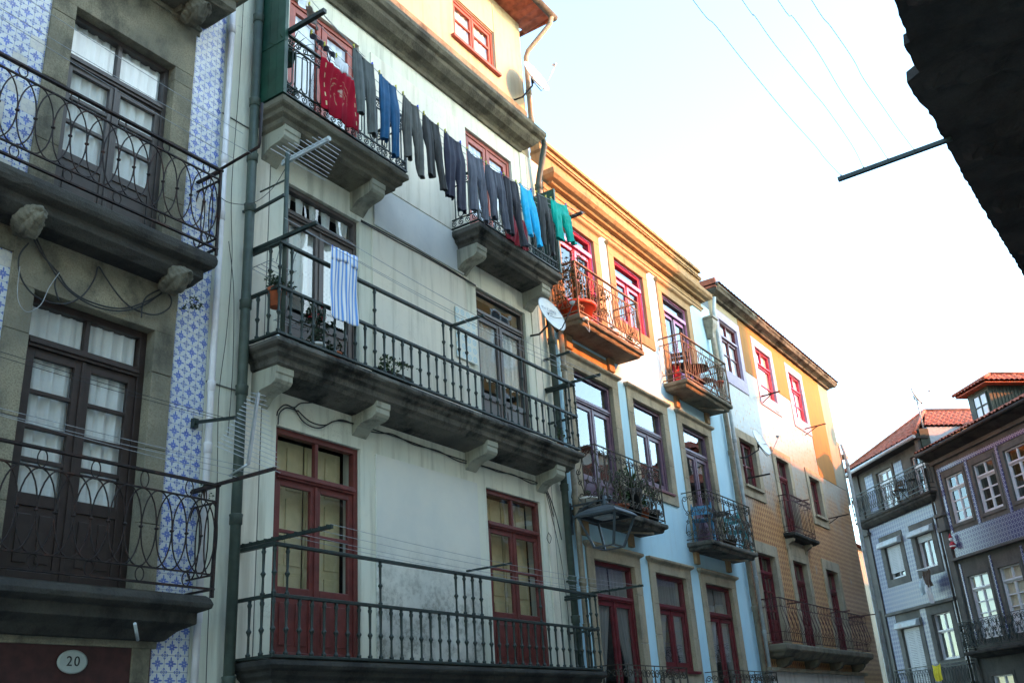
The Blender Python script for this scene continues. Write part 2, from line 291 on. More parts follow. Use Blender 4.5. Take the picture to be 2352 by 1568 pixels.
# ------------------------------------------------------------------ geometry helpers
BASE={}; FR=[Vector((0,0,0)),0.0]
def W(v):
    v=Vector(v); c,s=math.cos(FR[1]),math.sin(FR[1]); return FR[0]+Vector((v.x*c-v.y*s,v.x*s+v.y*c,v.z))
def thing(name,label,cat,base,group=None):
    o=bpy.data.objects.new(name,None); C.objects.link(o); o.empty_display_size=.3
    o.location=W(base); o.rotation_euler=(0,0,FR[1]); o['label']=label; o['category']=cat
    if group: o['group']=group
    BASE[o.name]=Vector(base); return o
class MB:
    def __init__(s): s.v=[]; s.f=[]; s.mi=[]; s.m=0; s.sm=[]; s.smooth=False
    def add(s,vs,fs,smooth=None):
        k=len(s.v); s.v+= [tuple(q) for q in vs]
        for f in fs: s.f.append(tuple(k+i for i in f)); s.mi.append(s.m); s.sm.append(s.smooth if smooth is None else smooth)
    def box(s,x0,x1,y0,y1,z0,z1):
        s.add([(x0,y0,z0),(x1,y0,z0),(x1,y1,z0),(x0,y1,z0),(x0,y0,z1),(x1,y0,z1),(x1,y1,z1),(x0,y1,z1)],
              [(0,3,2,1),(4,5,6,7),(0,1,5,4),(1,2,6,5),(2,3,7,6),(3,0,4,7)],False)
    def quad(s,a,b,c,d): s.add([a,b,c,d],[(0,1,2,3)],False)
    def tube(s,pts,r,seg=6,closed=False,cap=True,flat=None):
        pts=[Vector(q) for q in pts]; n=len(pts); vs=[]; up=None
        rs=r if isinstance(r,(list,tuple)) else [r]*n
        for i,q in enumerate(pts):
            a=pts[(i-1)%n] if (i>0 or closed) else q; b=pts[(i+1)%n] if (i<n-1 or closed) else q
            t=(b-a)
            if t.length<1e-9: t=Vector((0,0,1))
            t.normalize()
            if up is None: up=Vector((0,0,1)) if abs(t.z)<.9 else Vector((0,1,0))
            sd=t.cross(up)
            if sd.length<1e-4: sd=t.cross(Vector((1,0,.3)))
            sd.normalize(); up=sd.cross(t).normalized()
            for j in range(seg):
                an=2*PI*(j+.5)/seg; vs.append(q+rs[i]*(math.cos(an)*sd+math.sin(an)*up))
        fs=[]; m=n if closed else n-1
        for i in range(m):
            for j in range(seg):
                a=i*seg+j; b=i*seg+(j+1)%seg; c=((i+1)%n)*seg+(j+1)%seg; d=((i+1)%n)*seg+j; fs.append((a,b,c,d))
        s.add(vs,fs,True)
        if cap and not closed:
            k=len(s.v)-len(vs); s.f.append(tuple(k+j for j in range(seg))[::-1]); s.mi.append(s.m); s.sm.append(False)
            s.f.append(tuple(k+(n-1)*seg+j for j in range(seg))); s.mi.append(s.m); s.sm.append(False)
    def lathe(s,prof,c,seg=12,ax='z'):
        vs=[]; c=Vector(c)
        for h,r in prof:
            for j in range(seg):
                a=2*PI*j/seg; x,y_=r*math.cos(a),r*math.sin(a)
                vs.append(c+(Vector((x,y_,h)) if ax=='z' else Vector((x,h,y_))))
        n=len(prof); fs=[]
        for i in range(n-1):
            for j in range(seg): fs.append((i*seg+j,i*seg+(j+1)%seg,(i+1)*seg+(j+1)%seg,(i+1)*seg+j))
        s.add(vs,fs,True); k=len(s.v)-len(vs)
        for f in (tuple(k+j for j in range(seg))[::-1],tuple(k+(n-1)*seg+j for j in range(seg))): s.f.append(f); s.mi.append(s.m); s.sm.append(False)
    def prism(s,prof,x0,x1,rev=False):      # (y,z) outline extruded along x
        n=len(prof); vs=[(x0,a,b) for a,b in prof]+[(x1,a,b) for a,b in prof]
        s.add(vs,[tuple(range(n)),tuple(range(2*n-1,n-1,-1))]+[(i,i+n,(i+1)%n+n,(i+1)%n) for i in range(n)],False)
    def loft(s,x0,x1,yf,yb,lv,jit=0):          # stacked rectangles: (inset, z)
        vs=[]; nx=max(2,int((x1-x0)/.14)) if jit else 1
        for ins,z in lv:
            row=[]
            for i in range(nx+1):
                u=(x0+ins)+(x1-x0-2*ins)*i/nx; j1=(R.random()-.5)*2*jit; row.append((u,yf+ins+j1,z+j1*.6))
            row=[(x0+ins,yb,z)]+row+[(x1-ins,yb,z)]
            vs+=row
        w_=nx+3; fs=[]
        for k in range(len(lv)-1):
            for i in range(w_-1): fs.append((k*w_+i,k*w_+i+1,(k+1)*w_+i+1,(k+1)*w_+i))
        fs.append(tuple(range(w_))[::-1]); fs.append(tuple((len(lv)-1)*w_+i for i in range(w_)))
        s.add(vs,fs,False)
    def grid(s,fn,nu,nv,smooth=True,thick=0):
        vs=[fn(i/nu,j/nv) for j in range(nv+1) for i in range(nu+1)]
        fs=[(j*(nu+1)+i,j*(nu+1)+i+1,(j+1)*(nu+1)+i+1,(j+1)*(nu+1)+i) for j in range(nv) for i in range(nu)]
        s.add(vs,fs,smooth)
    def build(s,name,mats,parent=None,base=None,label=None,cat=None,group=None,kind=None,bevel=0,solid=0,sub=0):
        if not isinstance(mats,(list,tuple)): mats=[mats]
        b=BASE[parent.name] if parent else Vector(base if base is not None else (0,0,0))
        me=bpy.data.meshes.new(name); me.from_pydata([tuple(Vector(q)-b) for q in s.v],[],s.f)
        for q in mats: me.materials.append(MT[q] if isinstance(q,str) else q)
        for i,pl in enumerate(me.polygons): pl.material_index=s.mi[i]; pl.use_smooth=s.sm[i]
        bm=bmesh.new(); bm.from_mesh(me); bmesh.ops.recalc_face_normals(bm,faces=bm.faces); bm.to_mesh(me); bm.free()
        me.update(); o=bpy.data.objects.new(name,me); C.objects.link(o)
        if parent: o.parent=parent
        else: o.location=W(b); o.rotation_euler=(0,0,FR[1])
        BASE[o.name]=b
        if label: o['label']=label
        if cat: o['category']=cat
        if group: o['group']=group
        if kind: o['kind']=kind
        if bevel: md=o.modifiers.new('bevel','BEVEL'); md.width=bevel; md.segments=2; md.limit_method='ANGLE'
        if solid: md=o.modifiers.new('solid','SOLIDIFY'); md.thickness=solid; md.offset=0
        if sub: md=o.modifiers.new('sub','SUBSURF'); md.levels=sub; md.render_levels=sub
        return o
def place(mesh_ob,parent,pos):           # copy of a small part at a position
    o=mesh_ob.copy(); C.objects.link(o); o.parent=parent; o.location=Vector(pos)-BASE[parent.name]; BASE[o.name]=BASE[parent.name]; return o
def part(name,mat,parent,fn,**k):
    b=MB(); fn(b); return b.build(name,mat,parent,**k)

def parts(name,mat,par,boxes,**k):
    for q in boxes: part(name,mat,par,lambda b:b.box(*q),**k)

def wall(par,name,mats,u0,u1,z0,z1,ops,y=8.0,rev=.17,room=.7,depth=5):
    b=MB(); us=sorted({u0,u1,*[q for o in ops for q in o[:2]]}); zs=sorted({z0,z1,*[q for o in ops for q in o[2:]]})
    RV=2 if len(mats)>2 else 0
    for i in range(len(us)-1):
        for j in range(len(zs)-1):
            cu,cz=(us[i]+us[i+1])/2,(zs[j]+zs[j+1])/2
            if any(o[0]<cu<o[1] and o[2]<cz<o[3] for o in ops): continue
            b.quad((us[i],y,zs[j]),(us[i+1],y,zs[j]),(us[i+1],y,zs[j+1]),(us[i],y,zs[j+1]))
    for a,c,d,e in ops:
        b.m=RV
        for (p0,p1) in (((a,d),(a,e)),((a,e),(c,e)),((c,e),(c,d)),((c,d),(a,d))):
            b.quad((p0[0],y,p0[1]),(p1[0],y,p1[1]),(p1[0],y+rev+.12,p1[1]),(p0[0],y+rev+.12,p0[1]))
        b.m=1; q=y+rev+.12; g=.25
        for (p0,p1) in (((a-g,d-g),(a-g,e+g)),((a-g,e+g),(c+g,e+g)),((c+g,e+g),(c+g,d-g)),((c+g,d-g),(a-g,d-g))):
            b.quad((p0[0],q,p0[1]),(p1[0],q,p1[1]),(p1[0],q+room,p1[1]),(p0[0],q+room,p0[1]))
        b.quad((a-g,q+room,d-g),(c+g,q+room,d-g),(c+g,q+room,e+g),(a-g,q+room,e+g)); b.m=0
    b.quad((u0,y,z0),(u0,y+depth,z0),(u0,y+depth,z1),(u0,y,z1)); b.quad((u1,y,z0),(u1,y+depth,z0),(u1,y+depth,z1),(u1,y,z1))
    b.quad((u0,y+depth,z0),(u1,y+depth,z0),(u1,y+depth,z1),(u0,y+depth,z1)); b.quad((u0,y,z1),(u1,y,z1),(u1,y+depth,z1),(u0,y+depth,z1))
    o=b.build(name,mats,par)
    return o

def window(par,u0,u1,z0,z1,fm,tr=None,bars=(),pz=None,y=8.12,fw=.055,lw=.065,leafs=2,trm=True,trh=.05,curtain=None,shutter=False,sash=False,name='french_door',rim=None,molding=2,cz=None,ctop=None,drape=0,tbar=None,label=None):
    b=MB(); e=.002
    b.box(u0+e,u0+fw,y,y+.09,z0+e,z1-e); b.box(u1-fw,u1-e,y,y+.09,z0+e,z1-e); b.box(u0+fw,u1-fw,y,y+.09,z1-fw,z1-e)
    b.box(u0+fw,u1-fw,y,y+.09,z0+e,z0+(.03 if pz else fw))
    zt=z1-fw
    if tr:
        b.box(u0+fw,u1-fw,y-.012,y+.085,tr-trh,tr+trh); zt=tr-trh
        b.box(u0+fw,u1-fw,y-.03,y-.012,tr-.018,tr+.012)
        if trm: b.box((u0+u1)/2-.025,(u0+u1)/2+.025,y+.01,y+.07,tr+trh,z1-fw)
        for q in ((tbar or [])): b.box(u0+fw,u1-fw,y+.015,y+.065,q-.015,q+.015)
    a0=u0+fw; a1=u1-fw; zb=z0+(.03 if pz else fw)
    for k in range(leafs):
        l0=a0+(a1-a0)*k/leafs+.003; l1=a0+(a1-a0)*(k+1)/leafs-.003; ya,yb_=y+.018,y+.066
        if lw>0:
            b.box(l0,l0+lw,ya,yb_,zb,zt); b.box(l1-lw,l1,ya,yb_,zb,zt); b.box(l0+lw,l1-lw,ya,yb_,zt-lw,zt)
            bz=zb
            if pz:
                b.box(l0+lw,l1-lw,ya,yb_,pz-lw*1.3,pz); b.box(l0+lw,l1-lw,ya+.014,yb_-.01,zb+lw,pz-lw*1.3)
                b.box(l0+lw,l1-lw,ya,yb_,zb,zb+lw*1.4)
                n=molding; wd=(l1-l0-2*lw)
                for q in range(n):
                    s0=l0+lw+wd*q/n+.04; s1=l0+lw+wd*(q+1)/n-.04
                    if s1-s0>.04: b.box(s0,s1,ya+.004,ya+.02,zb+lw*1.4+.07,pz-lw*1.3-.07)
            else: b.box(l0+lw,l1-lw,ya,yb_,zb,zb+lw)
            for q in bars: b.box(l0+lw,l1-lw,ya+.004,yb_-.006,q-.02,q+.02)
            if sash:
                b.box((l0+l1)/2-.015,(l0+l1)/2+.015,ya+.006,yb_-.008,zb+lw,zt-lw)
    if leafs==2 and lw>0: b.box((u0+u1)/2-.02,(u0+u1)/2+.02,y+.004,y+.018,zb,zt)
    f=b.build(name,fm,par,bevel=.004,label=label)
    if rim:
        q=MB()
        q.box(u0-.0,u0+.028,y-.02,y-.002,z0+.004,z1-.004);q.box(u1-.028,u1,y-.02,y-.002,z0+.004,z1-.004);q.box(u0+.03,u1-.03,y-.02,y-.002,z1-.03,z1-.004)
        if tr: q.box(u0+fw+.01,u1-fw-.01,y-.05,y-.032,tr-trh*.8,tr+trh*.8)
        for k in range(leafs):
            l0=a0+(a1-a0)*k/leafs+.003; l1=a0+(a1-a0)*(k+1)/leafs-.003
            q.box(l0+.006,l0+lw-.006,y+.008,y+.0175,zb,zt);q.box(l0+lw,l1-lw,y+.008,y+.0175,zt-lw+.006,zt-.006)
            if pz: q.box(l0+lw,l1-lw,y+.018,y+.0305,zb+lw*1.5,pz-lw*1.4)
        q.build('trim',rim,f)
    g=MB(); gz=pz-.03 if pz else z0+.03
    g.quad((u0+.02,y+.045,gz),(u1-.02,y+.045,gz),(u1-.02,y+.045,z1-.02),(u0+.02,y+.045,z1-.02)); g.build('pane','glass',f)
    if curtain:
        top=ctop or (z1-.03); bot=(cz if cz is not None else (pz-.1 if pz else z0+.03)); mid=(u0+u1)/2
        for k in range(leafs if leafs>1 else 2):
            n=leafs if leafs>1 else 2; c0=a0+(a1-a0)*k/n+.01; c1=a0+(a1-a0)*(k+1)/n-.01; ph=R.random()*6
            def cf(s,t,c0=c0,c1=c1,ph=ph,k=k):
                x=c0+(c1-c0)*s; zb2=bot+(.05*abs(math.sin(s*9+ph)) if curtain=='lace' else 0)
                if drape: 
                    sq=1-drape*max(0,(t-.25))*1.2; x=(c0+(c1-c0)*s*sq) if k==0 else (c1-(c1-c0)*(1-s)*sq)
                return (x,y+.085+.016*math.sin(s*26+ph+.5*math.sin(t*3))+.008*math.sin(s*61+ph),top+(zb2-top)*t)
            q=MB(); q.grid(cf,36,10); q.build('curtain',curtain,f)
    if shutter:
        q=MB()
        for k in range(2):
            l0=a0+(a1-a0)*k/2+.015; l1=a0+(a1-a0)*(k+1)/2-.015; yy=y+.2
            q.box(l0,l1,yy+.02,yy+.04,z0+.05,z1-.06)
            wd=(l1-l0)/2; zz=[z0+.1,(z0+z1)/2-.25,tr-.15 if tr else z1-.3,z1-.08]
            for i in range(3):
                for j in range(2):
                    q.box(l0+wd*j+.03,l0+wd*(j+1)-.03,yy+.004,yy+.02,zz[i]+.05,zz[i+1]-.05)
        q.build('shutter','beige',f,bevel=.004)
    return f

def surround(par,u0,u1,z0,z1,wd,mat,top=None,cap=False,bottom=False,y=8.0,pr=.03,cext=.03,capy=.10,name='stone_surround',joints=True):
    b=MB(); t=top if top is not None else wd
    zz=[z0]; 
    while zz[-1]<z1-.9 and joints: zz.append(zz[-1]+R.uniform(.55,.85))
    zz.append(z1)
    for i in range(len(zz)-1):
        j=R.uniform(-.003,.003)
        b.box(u0-wd,u0+.005,y-pr+j,y+.05,zz[i]+.002,zz[i+1]-.003); b.box(u1-.005,u1+wd,y-pr-j,y+.05,zz[i]+.002,zz[i+1]-.003)
    b.box(u0-wd,u1+wd,y-pr-.002,y+.05,z1-.004,z1+t)
    if bottom: b.box(u0-wd,u1+wd,y-pr-.004,y+.05,z0-bottom,z0-.001)
    if cap:
        zc=z1+t+.001; b.loft(u0-wd-cext-.03,u1+wd+cext+.03,y-capy,y+.03,[(.075,zc-.05),(.055,zc-.02),(.02,zc),(0,zc+.02),(0,zc+.055),(.03,zc+.07)])
    return b.build(name,mat,par,bevel=.006)

def ring(b,c,rx,rz,r,n=24,pl='x',seg=5):
    c=Vector(c); pts=[]
    for i in range(n):
        a=2*PI*i/n; d=rx*math.cos(a)
        pts.append(c+(Vector((d,0,rz*math.sin(a))) if pl=='x' else Vector((0,d,rz*math.sin(a)))))
    b.tube(pts,r,seg,closed=True)
def bar(b,a,c,wd=.02,h=.02):
    a=Vector(a); c=Vector(c); d=(c-a).normalized(); up=Vector((0,0,1)) if abs(d.z)<.9 else Vector((1,0,0))
    sd=d.cross(up).normalized()*wd/2; u2=sd.cross(d).normalized()*h/2
    b.add([a-sd-u2,a+sd-u2,a+sd+u2,a-sd+u2,c-sd-u2,c+sd-u2,c+sd+u2,c-sd+u2],[(0,3,2,1),(4,5,6,7),(0,1,5,4),(1,2,6,5),(2,3,7,6),(3,0,4,7)],False)
def rails3(b,u0,u1,yf,yw,z,wd=.03,h=.02):
    bar(b,(u0-wd/2,yf,z),(u1+wd/2,yf,z),wd,h); bar(b,(u0,yf+wd/2,z),(u0,yw,z),wd,h); bar(b,(u1,yf+wd/2,z),(u1,yw,z),wd,h)
def oval_railing(par,u0,u1,yf,zt,z2,zl,zb,pitch,first,mat,ringp=3,r=.0075,rr=.045,yw=8.0,lring=None,thin=.5,left=True,knots=True):
    b=MB()
    rails3(b,u0,u1,yf,yw,zt,.045,.022); rails3(b,u0,u1,yf,yw,z2,.022,.014); rails3(b,u0,u1,yf,yw,zl,.022,.014); rails3(b,u0,u1,yf,yw,zb,.032,.018)
    for u in (u0,u1): bar(b,(u,yf,zb-.08),(u,yf,zt),.026,.026)
    zc=(z2+zl)/2; hz=(z2-zl)/2; u=first
    while u>u0+pitch*.3:
        u-=pitch
    u+=pitch; k=round((first-u)/pitch); i=-k
    while u<u1-pitch*.4:
        ring(b,(u,yf+(.004 if i%2 else -.004),zc),min(pitch,u1-u,u-u0) if (u1-u<pitch or u-u0<pitch) else pitch,hz,r,26)
        if knots: b.lathe([(-.02,.008),(-.008,.02),(.008,.02),(.02,.008)],(u-pitch/2+pitch/2,yf,zc),8) if False else b.lathe([(-.014,.008),(-.006,.021),(.006,.021),(.014,.008)],(u,yf,zc),7)
        if i%ringp==0 and (zt-z2)>.08:
            ring(b,(u+pitch*.0,yf,(zt+z2)/2),rr,(zt-z2)/2-.006,.006,16)
            ring(b,(u+pitch*.15,yf,(zl+zb)/2),rr,(zl-zb)/2-.006,.006,16)
        u+=pitch; i+=1
    n=max(1,int((yw-yf)/pitch))
    for side in (u0,u1):
        for j in range(n+1):
            yy=yf+(yw-yf)*(j+.5)/(n+1); ring(b,(side,yy,zc),(yw-yf)/(n+1)*.72,hz,r,22,'y')
        ring(b,(side,yf+.2,(zt+z2)/2),.04,(zt-z2)/2-.006,.006,14,'y')
    return b.build('railing',mat,par)
def spiral(b,c,r0,turns,a0,r,dirn=1,n=16,pl='x',r1=.25):
    pts=[]; c=Vector(c)
    for i in range(n+1):
        t=i/n; a=a0+dirn*turns*2*PI*t; q=r0*(1-(1-r1)*t)
        d=q*math.cos(a); pts.append(c+(Vector((d,0,q*math.sin(a))) if pl=='x' else Vector((0,d,q*math.sin(a)))))
    b.tube(pts,r,5)
def scroll_railing(par,u0,u1,yf,zt,zb,mat,pitch=.3,r=.008,yw=8.0):
    b=MB(); rails3(b,u0,u1,yf,yw,zt,.03,.014); rails3(b,u0,u1,yf,yw,zb,.025,.014)
    for u in (u0,u1): bar(b,(u,yf,zb-.05),(u,yf,zt),.018,.018)
    def cell(o,wd,pl):
        def P(s,t): return (o[0]+(s if pl=='x' else 0),o[1]+(s if pl=='y' else 0),t)
        h=zt-zb; c=wd/2
        for sg in (-1,1):
            a0=0 if sg<0 else PI
            spiral(b,P(c+sg*wd*.25,zt-.13),wd*.24,1.35,a0,r,-sg,18,pl)
            spiral(b,P(c+sg*wd*.25,zb+.13),wd*.24,1.35,a0,r,sg,18,pl)
            spiral(b,P(c+sg*wd*.20,zb+h*.56),wd*.20,1.2,PI/2,r,sg,16,pl)
            spiral(b,P(c+sg*wd*.26,zb+h*.38),wd*.16,1.1,-PI/2,r,-sg,14,pl)
            pts=[P(c+sg*wd*.49,zt-.13),P(c+sg*wd*.40,zt-h*.32),P(c+sg*wd*.12,zb+h*.50),P(c+sg*wd*.36,zb+h*.30),P(c+sg*wd*.49,zb+.13)]
            sm=[]
            for i in range(len(pts)-1):
                p0=Vector(pts[max(0,i-1)]);p1=Vector(pts[i]);p2=Vector(pts[i+1]);p3=Vector(pts[min(len(pts)-1,i+2)])
                for q in range(5):
                    t=q/5; sm.append(.5*((2*p1)+(-p0+p2)*t+(2*p0-5*p1+4*p2-p3)*t*t+(-p0+3*p1-3*p2+p3)*t**3))
            sm.append(Vector(pts[-1])); b.tube(sm,r,5)
        bar(b,P(0,zb),P(0,zt),.011,.011)
    n=max(2,round((u1-u0)/pitch)); wd=(u1-u0)/n
    for i in range(n): cell((u0+wd*i,yf,0),wd,'x')
    m=max(1,round((yw-yf)/pitch)); wd=(yw-yf)/m
    for s in (u0,u1):
        for i in range(m): cell((s,yf+wd*i,0),wd,'y')
    return b.build('railing',mat,par)
def scrollband_railing(par,u0,u1,yf,zb,zt,mat,yw=8.0,pitch=.125):
    b=MB(); h1=zb+.15; h2=zt-.15
    for z,wd,h in ((zb,.035,.02),(h1,.022,.014),(h2,.022,.014),(zt,.045,.025)): rails3(b,u0,u1,yf,yw,z,wd,h)
    for u in (u0,u1): bar(b,(u,yf,zb),(u,yf,zt),.03,.03)
    def run(o,L,pl):
        n=max(2,round(L/pitch)); w_=L/n
        for i in range(n):
            def P(s,t): return (o[0]+(s if pl=='x' else 0),o[1]+(s if pl=='y' else 0),t)
            for (za,zc) in ((zb,h1),(h2,zt)):
                c=(za+zc)/2; spiral(b,P(w_*(i+.5),c),.058,1.6,PI*.75,.0075,-1,18,pl,.12)
            x0=w_*i+.018; x1=w_*(i+1)-.018
            if i%2==0:
                pts=[P(x0,h1+.09)]
                m_=(x0+x1)/2; rr=(x1-x0)/2
                pts=[P(m_-rr*math.cos(PI*k/6),h1+.05-rr*math.sin(PI*k/6)+.02) for k in range(7)]
                pts+=[P(m_+rr*math.cos(PI*k/6),h2-.05+rr*math.sin(PI*k/6)-.02) for k in range(7)]
                b.tube(pts,.009,5,closed=True)
            else: bar(b,P((x0+x1)/2-.03,h1),P((x0+x1)/2-.03,h2),.016,.016)
    run((u0,yf,0),u1-u0,'x'); run((u0,yf,0),yw-yf,'y'); run((u1,yf,0),yw-yf,'y')
    return b.build('railing',mat,par)
BPROF=[(0,.024),(.05,.026),(.06,.016),(.10,.013),(.36,.0125),(.41,.020),(.43,.0275),(.455,.0275),(.475,.019),(.50,.013),(.86,.0165),(.90,.024),(.93,.024),(.95,.017),(1,.021)]
_bal={}
def baluster(par,h,pos):
    key=round(h,2)
    if key not in _bal:
        b=MB(); b.lathe([(a*h,q) for a,q in BPROF],(0,0,0),8); me=b.build('baluster','greeniron',None,(0,0,0)); _bal[key]=me.data; bpy.data.objects.remove(me)
    o=bpy.data.objects.new('baluster',_bal[key]); C.objects.link(o); o.parent=par; o.location=Vector(pos)-BASE[par.name]; return o
def baluster_rail(slab,u0,u1,yf,zb,zm,zt,tall,pitch=.177,yw=8.0,left=True,right=True):
    b=MB()
    for z,wd,h in ((zb,.045,.03),(zm,.045,.035),(zt,.055,.035)): rails3(b,u0,u1,yf,yw,z,wd,h)
    b.build('railing','greeniron',slab,bevel=.004)
    n=round((u1-u0)/pitch); 
    for i in range(n+1):
        u=u0+(u1-u0)*i/n
        baluster(slab,zm-zb-.03,(u,yf,zb+.013))
        if any(abs(u-t)<.09 for t in tall): baluster(slab,zt-zm-.03,(u,yf,zm+.013))
    for s in (u0,u1):
        for j,yy in enumerate((yf+.16,yf+.34)):
            baluster(slab,zm-zb-.03,(s,yy,zb+.013))
            if j==0: baluster(slab,zt-zm-.03,(s,yy,zm+.013))
def corbelB(par,u0,u1,zt,yf=7.58,mat='corbel',yw=8.0):
    b=MB(); P=[(yw,zt),(yf,zt),(yf,zt-.075),(yf+.015,zt-.085),(yf+.015,zt-.15),(yf+.04,zt-.185),(yf+.09,zt-.21),(yf+.17,zt-.222),(yf+.25,zt-.235),(yf+.32,zt-.27),(yf+.375,zt-.33),(yw-.012,zt-.36),(yw,zt-.365)]
    b.prism(P,u0,u1); return b.build('corbel',mat,par,bevel=.006)
def corbelA(par,u,yc,z,mat='slabBtop'):
    b=MB(); rr=random.Random(int(u*100)); ph=[rr.random()*6 for _ in range(6)]
    def f(s,t):
        a=2*PI*s; q=PI*t; n=.12*math.sin(a*3+ph[0]+q*2)+.09*math.sin(q*5+ph[1])+.06*math.sin(a*7+ph[2])+.05*math.sin(q*9+a*4+ph[3])+.05*math.sin(q*21+math.sin(a*3)*2)+.035*math.sin(a*13+q*6)
        k=math.sin(q)*(1+n); return (u+.125*k*math.cos(a),yc-.02+.20*math.cos(q)*(1+.1*math.sin(a*2+ph[4]))-.03,z+.125*k*math.sin(a)-.03*math.cos(q*1.0))
    b.grid(f,56,44); b.box(u-.13,u+.13,yc+.05,8,z+.02,z+.17); return b.build('corbel',mat,par)
def pipe(par,pts,r,mat,joints=(),name='drainpipe',brackets=()):
    b=MB(); b.tube(pts,r,12)
    for z in joints:
        x,y_=pts[0][0],pts[0][1]
        for i in range(len(pts)-1):
            (xa,ya,za),(xb,yb,zb)=pts[i],pts[i+1]
            if min(za,zb)<=z<=max(za,zb) and abs(zb-za)>.01: t=(z-za)/(zb-za); x=xa+(xb-xa)*t; y_=ya+(yb-ya)*t
        b.lathe([(-.05,r*1.02),(-.045,r*1.22),(.03,r*1.22),(.05,r*1.3),(.06,r*1.3),(.065,r*1.02)],(x,y_,z),12)
        if z in brackets: b.box(x-.02,x+.02,y_,8.0,z-.012,z+.012)
    return b.build(name,mat,par)
def wirepts(a,c,sag,n=16,kink=0):
    a=Vector(a); c=Vector(c); out=[]
    for i in range(n+1):
        t=i/n; q=a.lerp(c,t); q.z-=sag*4*t*(1-t); 
        if kink and 0<i<n: q+=Vector((0,R.uniform(-kink,kink),R.uniform(-kink,kink)))
        out.append(q)
    return out
def spline(pts,k=6):
    P=[Vector(q) for q in pts]; out=[]
    for i in range(len(P)-1):
        p0=P[max(0,i-1)];p1=P[i];p2=P[i+1];p3=P[min(len(P)-1,i+2)]
        for q in range(k):
            t=q/k; out.append(.5*((2*p1)+(-p0+p2)*t+(2*p0-5*p1+4*p2-p3)*t*t+(-p0+3*p1-3*p2+p3)*t**3))
    out.append(P[-1]); return out
def text(s,size,mat,parent,pos,rot,name='lettering',ext=.003,spacing=1):
    cu=bpy.data.curves.new(name,'FONT'); cu.body=s; cu.size=size; cu.extrude=ext; cu.align_x='CENTER'; cu.align_y='CENTER'; cu.space_character=spacing
    o=bpy.data.objects.new(name,cu); C.objects.link(o); dg=bpy.context.evaluated_depsgraph_get(); dg.update()
    me=bpy.data.meshes.new_from_object(o.evaluated_get(dg)); bpy.data.objects.remove(o); me.materials.clear(); me.materials.append(MT[mat])
    q=bpy.data.objects.new(name,me); C.objects.link(q); q.parent=parent; q.location=Vector(pos)-BASE[parent.name]; q.rotation_euler=rot; BASE[q.name]=BASE[parent.name]; return q
def gable(par,u0,u1,y0,y1,z,rise,mat='tilered',name='roof'):
    b=MB(); ym=(y0+y1)/2; b.quad((u0,y0,z),(u1,y0,z),(u1,ym,z+rise),(u0,ym,z+rise)); b.quad((u0,y1,z),(u1,y1,z),(u1,ym,z+rise),(u0,ym,z+rise))
    b.add([(u0,y0,z),(u0,y1,z),(u0,ym,z+rise)],[(0,1,2)],False); b.add([(u1,y0,z),(u1,y1,z),(u1,ym,z+rise)],[(0,1,2)],False)
    return b.build(name,mat,par)

# ================================================================== SETTING
b=MB(); b.box(-60,120,-60,120,-.3,0); g=b.build('ground','asphalt',None,kind='structure')
b=MB(); b.box(-20,60,6.9,8.0,0.004,.13); b.build('pavement','stoneE',None,kind='structure',bevel=.015)

# ================================================================== HOUSE A: blue flower tiles, number 20
A=thing('town_house','blue flower tiled granite house at the left edge with oval patterned balconies','house',(4.2,8,0))
opsA=[(4.46,5.72,6.62,9.02),(4.42,5.74,3.06,5.72),(1.6,2.86,6.62,9.02),(1.6,2.9,3.06,5.72),(4.5,5.6,.1,2.28)]
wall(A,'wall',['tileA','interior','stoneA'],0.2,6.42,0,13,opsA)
surround(A,4.46,5.72,6.6,9.02,.25,'stoneA',top=.62)
surround(A,4.42,5.74,3.04,5.72,.235,'stoneA',top=.53)
surround(A,1.6,2.86,6.6,9.02,.25,'stoneA',top=.62); surround(A,1.6,2.9,3.04,5.72,.25,'stoneA',top=.53)
parts('stone_band','stoneA',A,[(.2,6.03,7.985,8.05,9.645,9.80),(.2,6.03,7.955,8.05,9.705,9.745),(.2,5.99,7.975,8.04,6.01,6.27),(.2,6.03,7.965,8.04,2.60,2.86),(5.78,5.97,7.975,8.04,2.3,2.6)],bevel=.008)
parts('door_board','doorred',A,[(4.35,5.99,7.992,8.03,2.28,2.60),(4.35,5.99,7.97,8.0,2.24,2.29)])
window(A,4.5,5.6,.1,2.25,'redC',tr=1.95,y=8.1,pz=1.0)
window(A,4.46,5.72,6.62,9.02,'brownA',tr=8.46,bars=(8.02,7.73),pz=7.37,y=8.09,curtain='curtain',trm=True,molding=1)
window(A,4.42,5.74,3.06,5.72,'brownA2',tr=5.27,bars=(4.81,4.48,4.18),pz=3.88,y=8.10,fw=.075,lw=.085,curtain='curtain',molding=2)
window(A,1.6,2.86,6.62,9.02,'brownA',tr=8.46,bars=(8.02,7.73),pz=7.37,y=8.09,curtain='curtain',molding=1)
window(A,1.6,2.9,3.06,5.72,'brownA2',tr=5.27,bars=(4.81,4.48),pz=3.88,y=8.10,curtain='curtain')
def slab(par,u0,u1,yf,lv,mat,yw=8.02,jit=.006,name='balcony',label=None,bev=.006):
    b=MB(); b.loft(u0,u1,yf,yw,lv,jit); return b.build(name,mat,par,bevel=bev,label=label)
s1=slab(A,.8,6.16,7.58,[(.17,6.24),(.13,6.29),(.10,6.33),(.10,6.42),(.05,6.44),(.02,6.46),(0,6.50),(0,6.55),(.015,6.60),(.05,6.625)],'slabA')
oval_railing(s1,.85,6.15,7.61,7.68,7.56,6.83,6.70,.1765,5.95-.1765*30,'iron')
s2=slab(A,.8,6.34,7.58,[(.30,2.66),(.22,2.74),(.10,2.80),(.10,2.90),(.05,2.92),(.01,2.94),(0,2.98),(.02,3.03),(.05,3.055)],'slabA')
